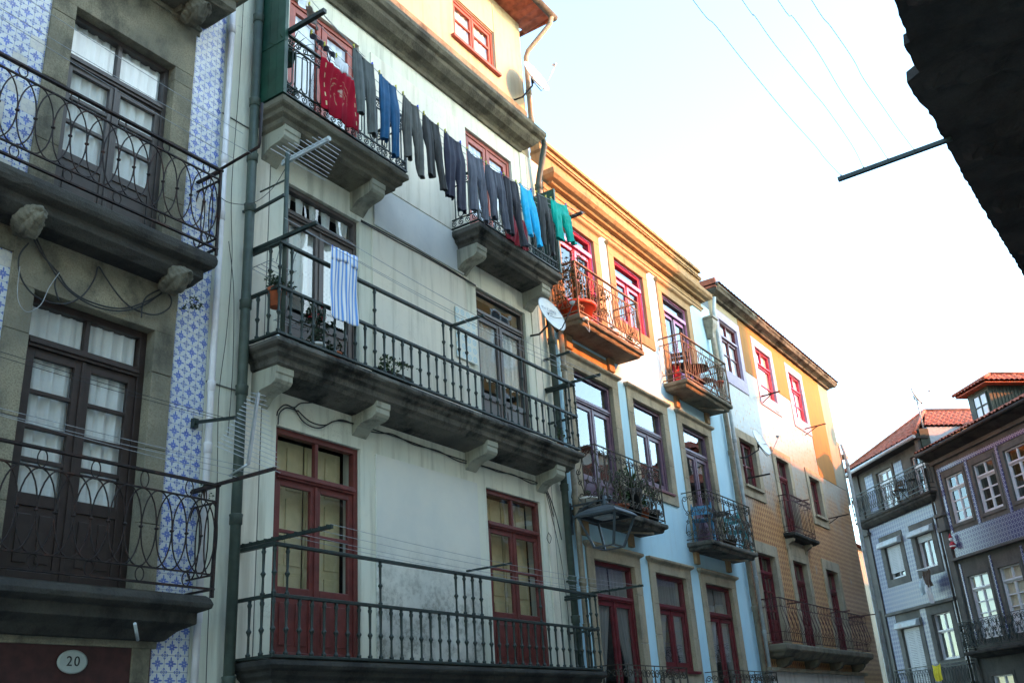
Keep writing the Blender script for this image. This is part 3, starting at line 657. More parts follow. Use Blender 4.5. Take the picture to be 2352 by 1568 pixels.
oval_railing(s2,.85,6.34,7.61,4.13,3.965,3.255,3.12,.1685,6.0-.1685*30,'iron')
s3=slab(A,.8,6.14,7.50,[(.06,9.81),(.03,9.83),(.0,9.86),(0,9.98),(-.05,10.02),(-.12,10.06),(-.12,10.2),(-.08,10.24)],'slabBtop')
oval_railing(s3,.85,6.2,7.55,11.3,11.18,10.44,10.3,.1765,1.0,'iron')
for sl_,us,z in ((s1,(5.77,4.16,2.3),6.36),(s3,(5.77,4.2,2.3),9.88)):
    for u in us: corbelA(sl_,u,7.80,z-.13 if sl_ is s1 else z-.17)
def lineArm(slab_,u,y0,y1,z,mat='blackiron',wd=.035,name='line_arm',holes=False,bend=None):
    b=MB()
    if bend: b.tube([(u,y0,z),(u,y1,z+.06),(u-.0,y1-.01,z+.12),(u,y1-.02,z+bend)],.018,8)
    else: bar(b,(u,y0,z),(u,y1,z),wd,wd)
    if holes:
        for k in range(12): q=y0+(y1-y0)*(k+.5)/12; b.box(u-wd*.7,u+wd*.7,q-.008,q+.008,z-wd*.55,z+wd*.75)
    return b.build(name,mat,slab_)
lineArm(s1,6.17,7.95,7.03,7.705,'iron',bend=.62); lineArm(s2,6.33,7.98,6.80,4.14,'iron',.03)
pipe(A,[(6.45,7.93,0),(6.45,7.93,13)],.036,'whitepipe',(2.9,4.6,5.28,7.35,8.1,10.0))
pl=thing('house_number_plate','oval grey enamel plate reading 20 above the dark red door','number plate',(5.19,7.985,2.465))
b=MB(); b.lathe([(-.012,.085),(-.006,.098),(.004,.098),(.006,.09)],(0,0,0),32,'y'); b.v=[(5.19+x*1.45,7.975+y_,2.465+z) for x,y_,z in b.v]; b.build('plate','plate',pl)
text('20',.115,'cable',pl,(5.19,7.962,2.465),(PI/2,0,0),'number',spacing=1.25)
b=MB(); b.tube([(5.55,7.6,2.62),(5.42,7.48,2.74)],.014,8); b.v=[v for v in b.v]; b.build('waste_spout','greypipe',s2)

# ================================================================== HOUSE B: pale plaster
B=thing('town_house','pale green and white plastered house with two long baluster balconies and red framed doors','house',(10.2,8,0))
opsB=[(7.45,8.86,2.50,5.10),(11.58,13.07,2.50,5.08),(7.49,8.85,5.92,8.34),(11.58,13.02,5.92,8.35),(7.46,8.86,9.10,11.34),(11.52,12.93,9.10,11.34),(11.33,12.59,13.15,14.02),(8.2,9.4,13.15,14.02),(8,9.2,.1,2.1),(10.6,12.4,.1,2.1)]
wall(B,'wall',['wallB','interior'],6.425,13.98,0,11.75,[o for o in opsB if o[2]<12])
wall(B,'attic_wall',['atticB','interior'],6.425,13.60,11.76,14.92,[o for o in opsB if o[2]>12],rev=.08)
def panels(b):
    for z0,z1,m_ in ((5.95,8.375,0),(9.12,11.37,0)):
        b.box(9.10,11.29,7.978,8.02,z0,z1)
part('wall_panel','whiteB',B,panels,bevel=.004)
part('wall_panel','mold',B,lambda b:b.box(9.13,11.33,7.978,8.02,2.55,5.09),bevel=.004,label='white wall panel with black mould near its foot')
part('wall_panel','smudge',B,lambda b:b.box(9.14,11.25,7.972,8.0,8.42,9.09),label='grey smudged wall panel between the upper balconies')
parts('pilaster','whiteB',B,[(6.94,7.2,7.982,8.02,0,11.7),(13.22,13.42,7.982,8.02,0,11.7)],bevel=.004)
parts('groove','stoneE',B,[(7.203,7.215,7.986,8.01,0,11.7),(13.425,13.437,7.986,8.01,0,11.7),(6.43,7.0,7.986,8.01,5.35,5.362),(6.43,6.93,7.986,8.01,8.78,8.79)])
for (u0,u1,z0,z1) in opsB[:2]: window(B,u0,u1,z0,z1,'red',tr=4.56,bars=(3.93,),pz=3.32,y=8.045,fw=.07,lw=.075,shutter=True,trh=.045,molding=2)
MIDB=[]
for i,(u0,u1,z0,z1) in enumerate(opsB[2:4]): MIDB.append(window(B,u0,u1,z0,z1,'brownB',tr=7.95,pz=6.62,y=8.05,fw=.06,lw=.075,curtain='lace',trm=False,molding=1,cz=6.85 if i else 6.9,ctop=7.98))
q_=MB()
for k_,(xa,xb,l_) in enumerate(((7.56,7.70,.30),(7.78,7.92,.34),(8.02,8.17,.30),(8.24,8.42,.33),(8.52,8.76,.28))):
    q_.grid(lambda s,t:(xa+(xb-xa)*(s*(1-.25*t)+.12*t),8.13+.01*math.sin(s*9),8.29-l_*t),6,4)
q_.build('torn_curtain','lace',MIDB[0])
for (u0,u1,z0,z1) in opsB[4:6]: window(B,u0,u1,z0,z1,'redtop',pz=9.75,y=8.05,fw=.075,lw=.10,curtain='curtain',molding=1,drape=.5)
window(B,11.33,12.59,13.15,14.02,'redtop',bars=(13.62,),y=8.02,fw=.05,lw=.06,curtain='curtcream',name='window'); window(B,8.2,9.4,13.15,14.02,'redtop',bars=(13.62,),y=8.02,curtain='curtcream')
part('window_sill','redtop',B,lambda b:b.box(11.25,12.72,7.93,8.02,13.08,13.14),bevel=.004)
part('shutter_box','atticB',B,lambda b:(b.box(11.28,12.64,7.975,8.02,14.04,14.74),b.box(12.60,12.66,7.965,8.02,13.15,14.76)),bevel=.004)
part('stone_band','stoneA',B,lambda b:(b.box(6.43,13.6,7.97,8.02,12.56,12.80)),bevel=.008)
part('cornice','slabBtop',B,lambda b:b.loft(6.43,13.62,7.60,8.02,[(.36,11.70),(.34,11.76),(.30,11.80),(.20,11.84),(.12,11.93),(.10,11.99),(.04,12.02),(0,12.08),(0,12.16),(.05,12.2)],.006),bevel=.006)
# attic eave: corrugated clay soffit, gutter, downpipe
def eaveB(b):
    def f(s,t): 
        u=6.2+(13.95-6.2)*s; return (u,8.05-.62*t,14.90+.035*abs(math.sin(u*PI/.19))+.08*t)
    b.grid(f,260,4); b.grid(lambda s,t:(6.2+7.75*s,7.43+1.2*t,15.03+.35*t+.03*abs(math.sin((6.2+7.75*s)*PI/.19))),260,4)
    b.box(13.93,13.96,7.43,8.6,14.93,15.06)
e_=part('roof','tilenear',B,eaveB)
part('roof','tilered',B,lambda b:(b.quad((6.43,8.6,15.4),(13.9,8.6,15.4),(13.9,10.5,16.1),(6.43,10.5,16.1)),b.quad((6.43,13,15.0),(13.9,13,15.0),(13.9,10.5,16.1),(6.43,10.5,16.1))))
part('gutter','slabB',B,lambda b:b.tube([(6.3,7.38,15.0),(14.0,7.38,15.0)],.075,10))
pipe(B,[(13.86,7.38,14.95),(13.84,7.42,14.78),(13.68,7.88,14.25),(13.66,7.93,14.1),(13.66,7.93,13.2),(13.66,7.93,12.2)],.05,'tanpipe',(13.25,12.6))
pipe(B,[(6.83,7.89,0),(6.83,7.89,12.6)],.056,'greenpipe',(2.3,3.9,5.32,6.35,7.6,8.3,9.1,10.4),brackets=(7.6,))
pipe(B,[(13.45,7.75,12.1),(13.62,7.68,12.08),(13.68,7.70,11.95),(13.66,7.86,11.3),(13.66,7.89,11.15),(13.72,7.90,0)],.058,'greenpipe',(11.1,8.0,5.4,3.9,3.3),brackets=(3.9,))
# balconies
lvB=[(.52,5.50),(.20,5.56),(.17,5.60),(.12,5.63),(.11,5.70),(.06,5.735),(.05,5.78),(.01,5.80),(-.01,5.83),(0,5.87),(.03,5.895)]
mB=slab(B,6.90,13.62,7.43,lvB,'slabB'); 
baluster_rail(mB,6.93,13.53,7.46,5.93,6.49,7.05,(6.93,7.1,8.5,9.92,10.1,10.27,10.44,11.85,13.35,13.53))
for u in (7.04,8.70,11.08,12.98): corbelB(mB,u,u+.26,5.61)
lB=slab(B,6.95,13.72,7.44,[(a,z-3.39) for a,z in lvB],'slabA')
baluster_rail(lB,6.98,13.60,7.46,2.52,3.10,3.61,(6.98,7.17,8.58,10.01,10.18,10.36,10.54,11.96,13.42,13.60))
for u in (7.04,8.70,11.08,12.98): corbelB(lB,u,u+.26,2.22)
lineArm(mB,6.92,8.0,6.88,7.09,'blackiron',.04); lineArm(mB,10.16,7.45,6.9,7.04,'blackiron',.035); lineArm(mB,13.5,8.0,6.92,7.09,'blackiron',.04)
lineArm(lB,7.0,8.0,6.69,3.66,'blackiron',.035,holes=True); lineArm(lB,10.25,7.45,6.75,3.65,'blackiron',.025); lineArm(lB,13.6,8.0,6.62,3.65,'blackiron',.03,holes=True)
lvT=[(.50,8.72),(.19,8.76),(.14,8.80),(.13,8.86),(.07,8.89),(.06,8.94),(.015,8.97),(0,8.99),(0,9.06),(.02,9.08)]
t1=slab(B,6.87,9.27,7.44,lvT,'slabBtop'); scrollband_railing(t1,6.93,9.24,7.47,9.12,10.02,'blackiron')
t2=slab(B,10.97,13.46,7.44,lvT,'slabB'); scrollband_railing(t2,11.0,13.40,7.47,9.12,10.02,'blackiron')
for u in (7.05,8.66): corbelB(t1,u,u+.27,8.79)
for u in (11.08,12.98): corbelB(t2,u,u+.27,8.79)
lineArm(t1,6.95,7.75,6.83,10.06,'blackiron',.055); lineArm(t2,13.46,7.75,6.93,10.12,'blackiron',.05)
def screen(b,u,z1):
    for k in range(4): b.box(u-.012,u+.012,7.46+.135*k,7.46+.135*k+.131,9.12,z1)
    b.box(u-.025,u+.025,7.44,7.46,9.1,z1); b.box(u-.02,u-.012,7.46,8.0,9.9,9.95)
part('side_screen','greenboard',t1,lambda b:screen(b,6.90,11.35)); part('side_screen','greenboard',t2,lambda b:screen(b,13.435,10.80))

# ================================================================== HOUSE C: light blue plaster
Cc=thing('town_house','light blue plastered house with granite window surrounds and a sunlit top storey','house',(18,8,0))
low=[(14.62,16.12,1.6,4.37),(16.96,18.35,2.62,4.37),(19.28,20.74,1.6,4.38)]
mid=[(14.5,16.0,5.12,7.78),(16.84,18.23,6.05,7.78),(19.18,20.6,5.12,7.79)]
top=[(14.45,15.85,8.54,10.89),(16.69,18.04,9.43,10.89),(19.0,20.39,8.54,10.89)]
wall(Cc,'wall',['wallC','interior','stoneC'],13.985,21.98,0,11.45,low+mid+top,rev=.12)
for k,(ops,mats) in enumerate(((low,('redC',)*3),(mid,('plum',)*3),(top,('magenta','magenta','plum')))):
    for i,(u0,u1,z0,z1) in enumerate(ops):
        surround(Cc,u0,u1,z0,z1,.235,'stoneCsun' if k==2 else 'stoneC',top=.20,cap=True,bottom=.23 if i==1 else False)  # top storey surrounds take the sun tinted copy of the stone
        tr=(3.77,7.24,10.52)[k]
        window(Cc,u0,u1,z0,z1,mats[i],tr=tr,pz=None if i==1 else z0+.75,y=8.06,fw=.075,lw=.085,trm=False,trh=.05,molding=1,curtain='curtgrey' if k==0 else None,drape=.75 if k==0 else 0,rim='pink' if k==2 else None,name='window' if i==1 else 'french_door')
parts('window_sill','redC',Cc,[(16.90,18.42,7.93,8.0,2.57,2.62),(16.80,18.28,7.94,8.0,6.0,6.05)],bevel=.004)
parts('wall_cladding','stoneCsun',Cc,[(14.0,14.18,7.985,8.01,8.35,11.1),(14.0,21.4,7.975,8.01,11.2,11.44),(14.0,21.5,7.955,8.01,11.28,11.32),(14.3,16.1,7.985,8.01,8.06,8.30)],bevel=.004,label='stone band under the cornice, tinted as if sunlit')
parts('pilaster','stoneCsun',Cc,[(14.28,14.5,7.93,8.01,8.1,8.36),(15.9,16.12,7.93,8.01,8.1,8.36),(18.95,19.12,7.93,8.01,8.1,8.36),(20.6,20.78,7.93,8.01,8.1,8.36),(14.3,14.48,7.93,8.01,4.72,5.0),(16.0,16.15,7.93,8.01,4.72,5.0),(18.9,19.08,7.93,8.01,4.72,5.0),(20.6,20.78,7.93,8.01,4.72,5.0)],bevel=.008)
part('cornice','stoneCsun',Cc,lambda b:b.loft(14.0,21.62,7.72,8.02,[(.16,11.44),(.14,11.48),(.06,11.50),(.03,11.53),(0,11.56),(0,11.66),(.03,11.69)],.004),bevel=.005)
part('parapet','stoneCsun',Cc,lambda b:(b.box(13.99,21.55,7.98,8.2,11.7,12.32),b.box(13.99,21.58,7.93,8.22,12.10,12.13),b.box(13.99,21.58,7.91,8.22,12.14,12.17),b.box(13.99,21.6,7.92,8.24,12.32,12.40)),bevel=.006)
pipe(Cc,[(14.04,7.90,0),(14.04,7.90,8.6)],.05,'tanpipe',(7.6,5.2,3.9,3.2))
def hop(b):
    b.loft(21.42,21.72,7.74,7.98,[(.09,10.50),(.08,10.62),(.0,10.86),(0,10.98),(-.03,10.99),(-.03,11.04)],0)
hp=part('rain_hopper','tanpipe',Cc,hop)
pipe(Cc,[(21.57,7.86,10.5),(21.57,7.86,10.2),(21.72,7.90,9.7),(21.74,7.9,9.5),(21.74,7.9,0)],.062,'tanpipe',(9.4,7.6,5.8,4.0))
lvC=[(.09,-.165),(.07,-.14),(.06,-.10),(.01,-.085),(0,-.06),(0,-.015),(.02,0)]
def cb(u0,u1,z,mat='slabC'): return slab(Cc,u0,u1,7.44,[(a,z+q) for a,q in lvC],mat)
c1=cb(13.96,16.50,8.53); oval_railing(c1,13.99,16.45,7.47,9.56,9.40,8.70,8.58,.125,14.1,'rustrail',ringp=4,r=.007,rr=.05,knots=False)
c2=cb(18.50,21.08,8.53); oval_railing(c2,18.53,21.03,7.47,9.56,9.40,8.70,8.58,.125,18.65,'rustrail',ringp=4,r=.007,rr=.05,knots=False)
c3=cb(14.05,16.62,5.12,'slabB'); scroll_railing(c3,14.08,16.55,7.47,6.14,5.18,'olive')
c4=cb(18.66,21.2,5.12,'slabB'); scroll_railing(c4,18.69,21.15,7.47,6.14,5.18,'olive')
c5=cb(14.1,16.75,1.6,'slabB'); scroll_railing(c5,14.15,16.7,7.47,2.61,1.66,'olive')
c6=cb(18.7,21.3,1.6,'slabB'); scroll_railing(c6,18.73,21.25,7.47,2.61,1.66,'olive')
# iron spouts below the balconies
for sl_,u,z in ((c2,20.6,8.36),(c4,20.7,4.95),(c3,16.1,4.95)):
    part('waste_spout','tanpipe',sl_,lambda b:b.tube([(u-.5,7.9,z-.02),(u+.02,7.52,z-.05)],.02,8))

# ================================================================== HOUSE D: ochre diamond tiles
D=thing('town_house','house faced with ochre and red diamond tiles, worn pale near the roof','house',(27,8,0))
wl=[(22.68,23.88,3.30,5.40),(25.24,26.35,3.30,5.48),(28.06,29.18,3.30,5.53)]
wm=[(22.62,23.70,7.02,8.21),(25.27,26.29,6.14,8.24),(28.04,29.0,7.06,8.20)]
wt=[(22.54,23.78,9.98,11.40),(25.10,26.33,9.98,11.40),(27.88,29.02,9.98,11.41)]
wg=[(23.0,23.9,.2,2.3),(25.3,26.3,.2,2.3),(27.8,28.9,.2,2.3)]
wall(D,'wall',['tileD','interior','stoneC'],21.99,32.05,0,11.9,wl+wm+wt+wg,rev=.12)
for o in wt:
    surround(D,*o,.22,'lilac',top=.24,bottom=.34,pr=.02,joints=False)
window(D,*wt[0],'redC',tr=10.95,bars=(10.5,),y=8.05,fw=.05,lw=.045,trh=.03,curtain='curtain',sash=False,name='window',rim='lilac')
window(D,*wt[1],'magenta',tr=10.95,bars=(10.35,),y=8.05,fw=.05,lw=.045,trh=.03,leafs=1,curtain='curtcream',name='window')
window(D,*wt[2],'magenta',tr=10.95,bars=(10.45,),y=8.05,fw=.05,lw=.045,trh=.03,leafs=1,curtain='curtain',name='window',sash=True)
for i,o in enumerate(wm):
    surround(D,*o,.24,'stoneC',top=.22,bottom=.28 if i!=1 else False,pr=.035)
    window(D,*o,'redC',tr=None if i!=1 else 7.75,bars=(7.6,) if i!=1 else (7.2,),pz=6.7 if i==1 else None,y=8.08,fw=.05,lw=.05,name='window')
    if i!=1: part('window_sill','stoneC',D,lambda b:b.box(o[0]-.06,o[1]+.06,7.90,7.97,o[2]-.06,o[2]))
for o in wl:
    surround(D,*o,.24,'stoneC',top=.27,pr=.035)
    window(D,*o,'redC',tr=4.98,bars=(4.55,4.1),pz=3.9,y=8.1,fw=.05,lw=.05,sash=True,molding=1)
parts('plaster_patch','creamD',D,[(22.0,22.30,7.994,8.0,8.8,11.9),(22.3,23.99,7.994,8.0,11.66,11.9)])
parts('plaster_patch','yellowD',D,[(24.02,24.86,7.992,8.0,10.35,11.9),(24.0,27.66,7.99,8.0,11.66,11.9),(26.58,27.65,7.991,8.0,10.4,11.9),(27.64,31.0,7.989,8.0,11.66,11.9),(29.27,31.0,7.99,8.0,8.42,11.9)],label='yellow plaster patch under the eave')
part('plaster_patch','greyD',D,lambda b:b.box(31.003,32.05,7.988,8.0,8.42,11.9),label='grey cement strip at the far corner')
part('cornice','slabB',D,lambda b:b.loft(21.9,32.3,7.66,8.02,[(.24,11.86),(.22,11.90),(.16,11.93),(.06,11.96),(.03,12.02),(0,12.05),(0,12.10),(.03,12.13)],.008),bevel=.005)
part('roof','tilered',D,lambda b:(b.grid(lambda s,t:(21.95+10.4*s,7.62+2.6*t,12.12+.55*t+.03*abs(math.sin((10.4*s)*PI/.2))),300,6),b.box(21.9,22.0,7.7,10,12.0,12.25)))
dD=slab(D,22.35,29.6,7.52,[(.22,2.98),(.14,3.02),(.10,3.08),(.02,3.12),(0,3.15),(0,3.24),(.02,3.27)],'slabC')
dD.name='balcony'
b=MB()
for z,wd,h in ((3.33,.025,.015),(3.52,.02,.012),(4.08,.02,.012),(4.27,.035,.02)): rails3(b,22.42,29.5,7.55,8,z,wd,h)
def belly(P,xo):
    for k in range(2): pass
n=52
for i in range(n+1):
    u=22.42+(7.08)*i/n
    sg=1 if i%2 else -1
    b.tube([(u,7.55,4.08),(u+.03*sg,7.53,3.95),(u+.055*sg,7.49,3.78),(u+.03*sg,7.46,3.62),(u,7.50,3.55),(u-.02*sg,7.55,3.50),(u,7.55,3.33)],.0075,4)
    if i%2==0: ring(b,(u+.07,7.55,4.175),.055,.085,.006,12)
for s in (22.42,29.5):
    for j in range(3): q=7.63+.13*j; b.tube([(s,q,3.33),(s,q,4.27)],.008,4); ring(b,(s,q+.05,4.175),.05,.085,.006,12,'y')
b.build('railing','maroonrail',dD)
for u in (22.9,24.9,26.9,28.9):
    part('corbel','slabC',dD,lambda b:b.prism([(8.0,2.99),(7.66,2.99),(7.66,2.93),(7.74,2.84),(7.9,2.78),(8.0,2.70)],u,u+.22))
d2=slab(D,24.94,27.0,7.70,[(.10,6.00),(.06,6.03),(.01,6.05),(0,6.08),(0,6.12),(.01,6.135)],'slabA')
b=MB()
for z,wd,h in ((6.17,.025,.015),(6.30,.018,.012),(6.98,.018,.012),(7.12,.035,.02)): rails3(b,25.0,26.75,7.72,8,z,wd,h)
for i in range(15):
    u=25.0+1.75*i/14; b.tube([(u,7.72,6.17),(u,7.72,7.12)],.010,4)
    if i<14: ring(b,(u+.0625,7.72,7.05),.05,.06,.006,10); ring(b,(u+.0625,7.72,6.235),.05,.06,.006,10)
for s in (25.0,26.75):
    for q in (7.8,7.9): b.tube([(s,q,6.17),(s,q,7.12)],.010,4)
b.build('railing','maroonrail',d2)
part('corbel','stoneC',d2,lambda b:(b.box(25.22,26.34,7.955,8.0,5.60,5.98),b.prism([(8,5.99),(7.78,5.99),(7.8,5.93),(7.93,5.85),(7.96,5.7),(8,5.62)],25.0,25.16),b.prism([(8,5.99),(7.78,5.99),(7.8,5.93),(7.93,5.85),(7.96,5.7),(8,5.62)],26.42,26.58)))
part('shopfront','shop',D,lambda b:(b.box(22.2,22.98,7.95,8.01,.1,2.70),b.box(23.92,25.28,7.95,8.01,.1,2.70),b.box(26.32,27.78,7.95,8.01,.1,2.70),b.box(28.92,29.8,7.95,8.01,.1,2.70),b.box(22.98,28.92,7.951,8.01,2.32,2.70)),bevel=.004)
part('shopfront','stoneC',D,lambda b:(b.box(22.1,29.95,7.86,8.01,2.70,2.78)),label='stone ledge above the white shopfront')
for sl_,u,y1,z in ((dD,24.23,7.55,4.30),(dD,27.66,7.42,4.30),(dD,30.8-1.3,7.22,4.30),(d2,26.34,7.6,7.16)):
    lineArm(sl_,u,7.98,y1,z,'maroonrail',.03)
part('line_arm','iron',D,lambda b:(bar(b,(24.96,8.0,9.86),(24.96,7.45,9.88),.035,.035),bar(b,(24.96,8.0,9.66),(24.96,7.7,9.86),.02,.02),bar(b,(25.0,8.0,9.70),(26.3,7.98,9.70),.02,.02)))
part('line_arm','iron',D,lambda b:(bar(b,(28.57,8.0,9.74),(28.57,7.34,9.76),.03,.03),bar(b,(28.57,8.0,9.55),(28.57,7.6,9.74),.02,.02)))
part('line_arm','iron',D,lambda b:(bar(b,(29.34,8.0,7.13),(29.34,7.38,7.16),.03,.03),bar(b,(29.34,8.0,6.98),(29.34,7.7,7.13),.02,.02)))
part('line_arm','iron',D,lambda b:(bar(b,(22.91,8.0,7.22),(22.91,7.43,7.22),.035,.035)))
pipe(D,[(22.16,7.92,0),(22.16,7.92,9.0),(22.10,7.92,11.4),(22.1,7.85,11.8)],.045,'greypipe',(9.6,8.0,6.2,4.7,3.5))
pipe(D,[(32.22,7.85,0),(32.25,7.85,9.6),(32.2,7.9,10.0)],.055,'greypipe',(3.5,5,6.5,8.0,9.3))
part('chimney','greyD',D,lambda b:(b.box(32.06,32.35,8.0,8.6,8.0,10.1),b.box(32.35,32.8,7.9,8.3,9.62,9.70)))

# ================================================================== HOUSES E and F across the square
a_=math.radians(43.0); FR[0]=Vector((36.824,9.381,0)); FR[1]=a_+PI
Eh=thing('town_house','small pale blue tiled house across the square with a balcony under its roof','house',(3.5,0,0))
we=[(2.2,3.2,5.85,6.93),(4.15,5.1,5.86,6.91),(2.2,3.3,2.0,4.24),(4.12,5.15,3.10,4.47),(2.62,3.62,7.9,9.42),(4.85,5.62,7.9,9.36)]
wall(Eh,'wall',['stoneE','interior'],.95,5.75,0,9.88,we,y=0,rev=.14)
def te(b):
    x0,x1=1.45,5.70; zz=[4.80,8.0]
    for (p,q) in ((1.45,1.92),(3.44,3.88),(5.38,5.66)): b.box(p,q,-.012,.0,5.63,7.32)
    b.box(1.45,5.66,-.012,0,4.84,5.63); b.box(1.45,5.66,-.012,0,7.32,7.95)
    b.box(1.45,1.98,-.012,0,2.4,4.72); b.box(3.52,3.90,-.012,0,2.4,4.72); b.box(5.38,5.66,-.012,0,2.4,4.72)
    b.box(1.82,2.35,-.012,0,8.2,9.5); b.box(3.8,4.3,-.012,0,8.2,9.45)
part('tile_panel','tileE',Eh,te)
for i,o in enumerate(we):
    surround(Eh,o[0],o[1],o[2],o[3],.24 if i<4 else .12,'stoneE',top=.36 if i<2 else .25 if i<4 else .1,bottom=.22 if i<2 else False,y=0,pr=.03)
window(Eh,*we[0],'white',y=.08,fw=.04,lw=.03,name='window'); window(Eh,*we[1],'white',y=.08,fw=.04,lw=.04,name='window',curtain='curtgrey')
window(Eh,*we[2],'white',y=.08,fw=.04,lw=.03); window(Eh,*we[3],'white',tr=3.95,y=.08,fw=.04,lw=.03,trh=.03,name='window',curtain='curtgrey')
window(Eh,*we[4],'white',y=.06,fw=.06,lw=.05,tr=9.0,curtain='curtain'); window(Eh,*we[5],'white',y=.06,fw=.06,lw=.05,tr=9.0)
def roll(b,u0,u1,z0,z1):
    z=z1
    while z>z0+.02: b.box(u0+.03,u1-.03,.045,.062,z-.048,z-.006); z-=.052
part('roller_shutter','shutterw',Eh,lambda b:roll(b,2.2,3.2,6.02,6.92)); part('roller_shutter','shutterw',Eh,lambda b:roll(b,4.15,5.1,6.72,6.90)); part('roller_shutter','shutterw',Eh,lambda b:roll(b,2.2,3.3,2.0,4.22))
for (u0,u1,z) in ((1.98,3.35,6.93),(3.95,5.28,6.91),(2.05,3.42,4.25)):
    part('shutter_box','greypipe',Eh,lambda b:b.prism([(0,z),(-.18,z),(-.20,z+.03),(-.16,z+.17),(0,z+.24)],u0,u1),bevel=.01)
part('stone_band','stoneE',Eh,lambda b:b.box(1.55,5.6,-.12,0,4.73,4.81),bevel=.01)
parts('pilaster','stoneE',Eh,[(.95,1.42,-.06,0,0,9.8),(5.7,6.0,-.06,0,0,9.3),(5.62,6.08,-.14,0,6.75,6.9),(5.66,6.04,-.11,0,6.9,7.15),(5.62,6.08,-.16,0,7.2,7.3),(.9,1.5,-.14,0,7.52,7.62)],bevel=.01)
es=slab(Eh,1.13,5.95,-.32,[(.2,7.74),(.12,7.80),(.06,7.87),(.05,7.93),(.01,7.96),(0,8.0),(.01,8.03)],'slabA',yw=0)
oval_railing(es,1.16,5.92,-.30,8.93,8.82,8.27,8.13,.13,1.3,'blackiron',ringp=4,yw=0,r=.009,knots=False)
def tiledroof(b,x0,x1,y0,z0,y1,z1,inset0=0,inset1=0,p=.17,rows=14):
    nx=int((x1-x0)/p*8)
    def f(s,t):
        k=math.floor(t*rows*.9999); fr=t*rows-k; xa=x0+inset0*t; xb=x1-inset1*t; x=xa+(xb-xa)*s
        ph=(x*PI/p); return (x,y0+(y1-y0)*t,z0+(z1-z0)*t+.045*abs(math.sin(ph))+.03*(1-fr)+.012*math.sin(k*7.3+math.floor(x/p)*3.1))
    b.grid(f,nx,rows*3,smooth=False)
def slope(b,A0,A1,B0,B1,p=.17,rows=14,lift=.045):
    A0,A1,B0,B1=map(Vector,(A0,A1,B0,B1)); L=max((A1-A0).length,(B1-B0).length); nx=int(L/p*6); nrm=(A1-A0).cross(B0-A0).normalized(); e_=(A1-A0).normalized()
    if nrm.z<0: nrm=-nrm
    def f(s,t):
        k=math.floor(t*rows*.9999); fr=t*rows-k; q=(A0.lerp(A1,s)).lerp(B0.lerp(B1,s),t); x=(q-A0).dot(e_)
        return q+nrm*(lift*abs(math.sin(x*PI/p))+.03*(1-fr)+.012*math.sin(k*7.3+math.floor(x/p)*3.1))
    b.grid(f,nx,rows*3,smooth=False)
part('roof','tilered',Eh,lambda b:slope(b,(1.0,-.42,9.80),(6.0,-.42,9.80),(3.2,2.0,11.46),(3.24,2.0,11.46)))
part('roof','tilered',Eh,lambda b:slope(b,(6.0,0,10.08),(6.0,7,10.08),(3.22,2.0,11.46),(3.22,7,11.46)))
part('roof','tilered',Eh,lambda b:slope(b,(1.0,7,9.80),(1.0,-.42,9.80),(3.2,7,11.46),(3.2,2.0,11.46)))
part('roof_ridge','tilenear',Eh,lambda b:b.tube([(1.0,-.44,9.86),(3.2,2.0,11.52)],.07,8)); part('roof_ridge','tilenear',Eh,lambda b:b.tube([(3.2,2.0,11.52),(3.22,7,11.52)],.08,8)); part('roof_ridge','tilenear',Eh,lambda b:b.tube([(6.0,-.42,9.85),(3.2,2.0,11.52)],.07,8))
part('eave','slabA',Eh,lambda b:b.box(1.0,6.0,-.38,.05,9.70,9.77))
part('gutter','greypipe',Eh,lambda b:b.tube([(.95,-.48,9.70),(6.05,-.48,9.74)],.06,8))
part('side_wall','palesheet',Eh,lambda b:b.box(5.6,5.95,.12,4,9.0,10.08)); part('side_wall','darkgreen',Eh,lambda b:b.box(5.62,5.97,-.2,.115,9.0,10.02))
pipe(Eh,[(.98,-.12,0),(.98,-.12,7.5)],.05,'greypipe',(2,4,5.8)); pipe(Eh,[(1.15,-.14,0),(1.15,-.14,5.0)],.045,'greypipe',(2,4))
part('roof_post','stoneE',Eh,lambda b:b.box(5.72,5.9,-.3,-.12,9.2,9.9))

Fh=thing('town_house','granite house with deep blue tiles and white windows, cut off by the right edge','house',(9,0,0))
wf=[(6.38,7.32,6.86,8.29),(7.83,8.80,6.86,8.29),(9.32,10.3,6.86,8.29),(6.38,7.38,3.5,5.29),(7.86,8.84,3.5,5.29),(9.32,10.3,3.5,5.29),(6.43,7.40,1.3,2.49),(8.0,9.0,1.3,2.49)]
wall(Fh,'wall',['stoneE','interior'],5.76,13.5,0,9.35,wf,y=0.01,rev=.14)
part('tile_panel','tileF',Fh,lambda b:(b.box(6.08,13.4,-.01,.01,5.88,6.62)))
def tb(b):
    b.box(6.1,13.4,-.014,.01,8.50,8.62)
    for u in (6.12,7.53,9.02,10.5): b.box(u,u+.11,-.014,.01,6.63,8.49); 
    for u in (6.12,7.60,9.02,10.5): b.box(u,u+.07,-.014,.01,3.4,5.7)
part('tile_panel','tileborder',Fh,tb,label='narrow dark blue tile borders')
for i,o in enumerate(wf):
    surround(Fh,*o,.10,'stoneE',top=.10,bottom=.10 if i<3 else False,y=.01,pr=.025,joints=False)
    tr=(o[3]-.38) if i<6 else o[3]-.35; zb=o[2]; n=2
    window(Fh,*o,'white',tr=tr,bars=(tr-.38,tr-.70) if i<6 else (tr-.4,),pz=(4.1 if 3<=i<6 else None),y=.06,fw=.045,lw=.04,trh=.035,name='window',curtain='curtcream' if i>2 else None,molding=1)
parts('cornice','stoneE',Fh,[(5.9,13.5,-.10,.0,8.78,8.9),(6.0,13.5,-.16,.01,5.80,5.88)],bevel=.01)
part('eave','slabA',Fh,lambda b:b.prism([(0.01,8.86),(-.46,9.03),(-.48,9.08),(.01,9.08)],5.95,13.5))
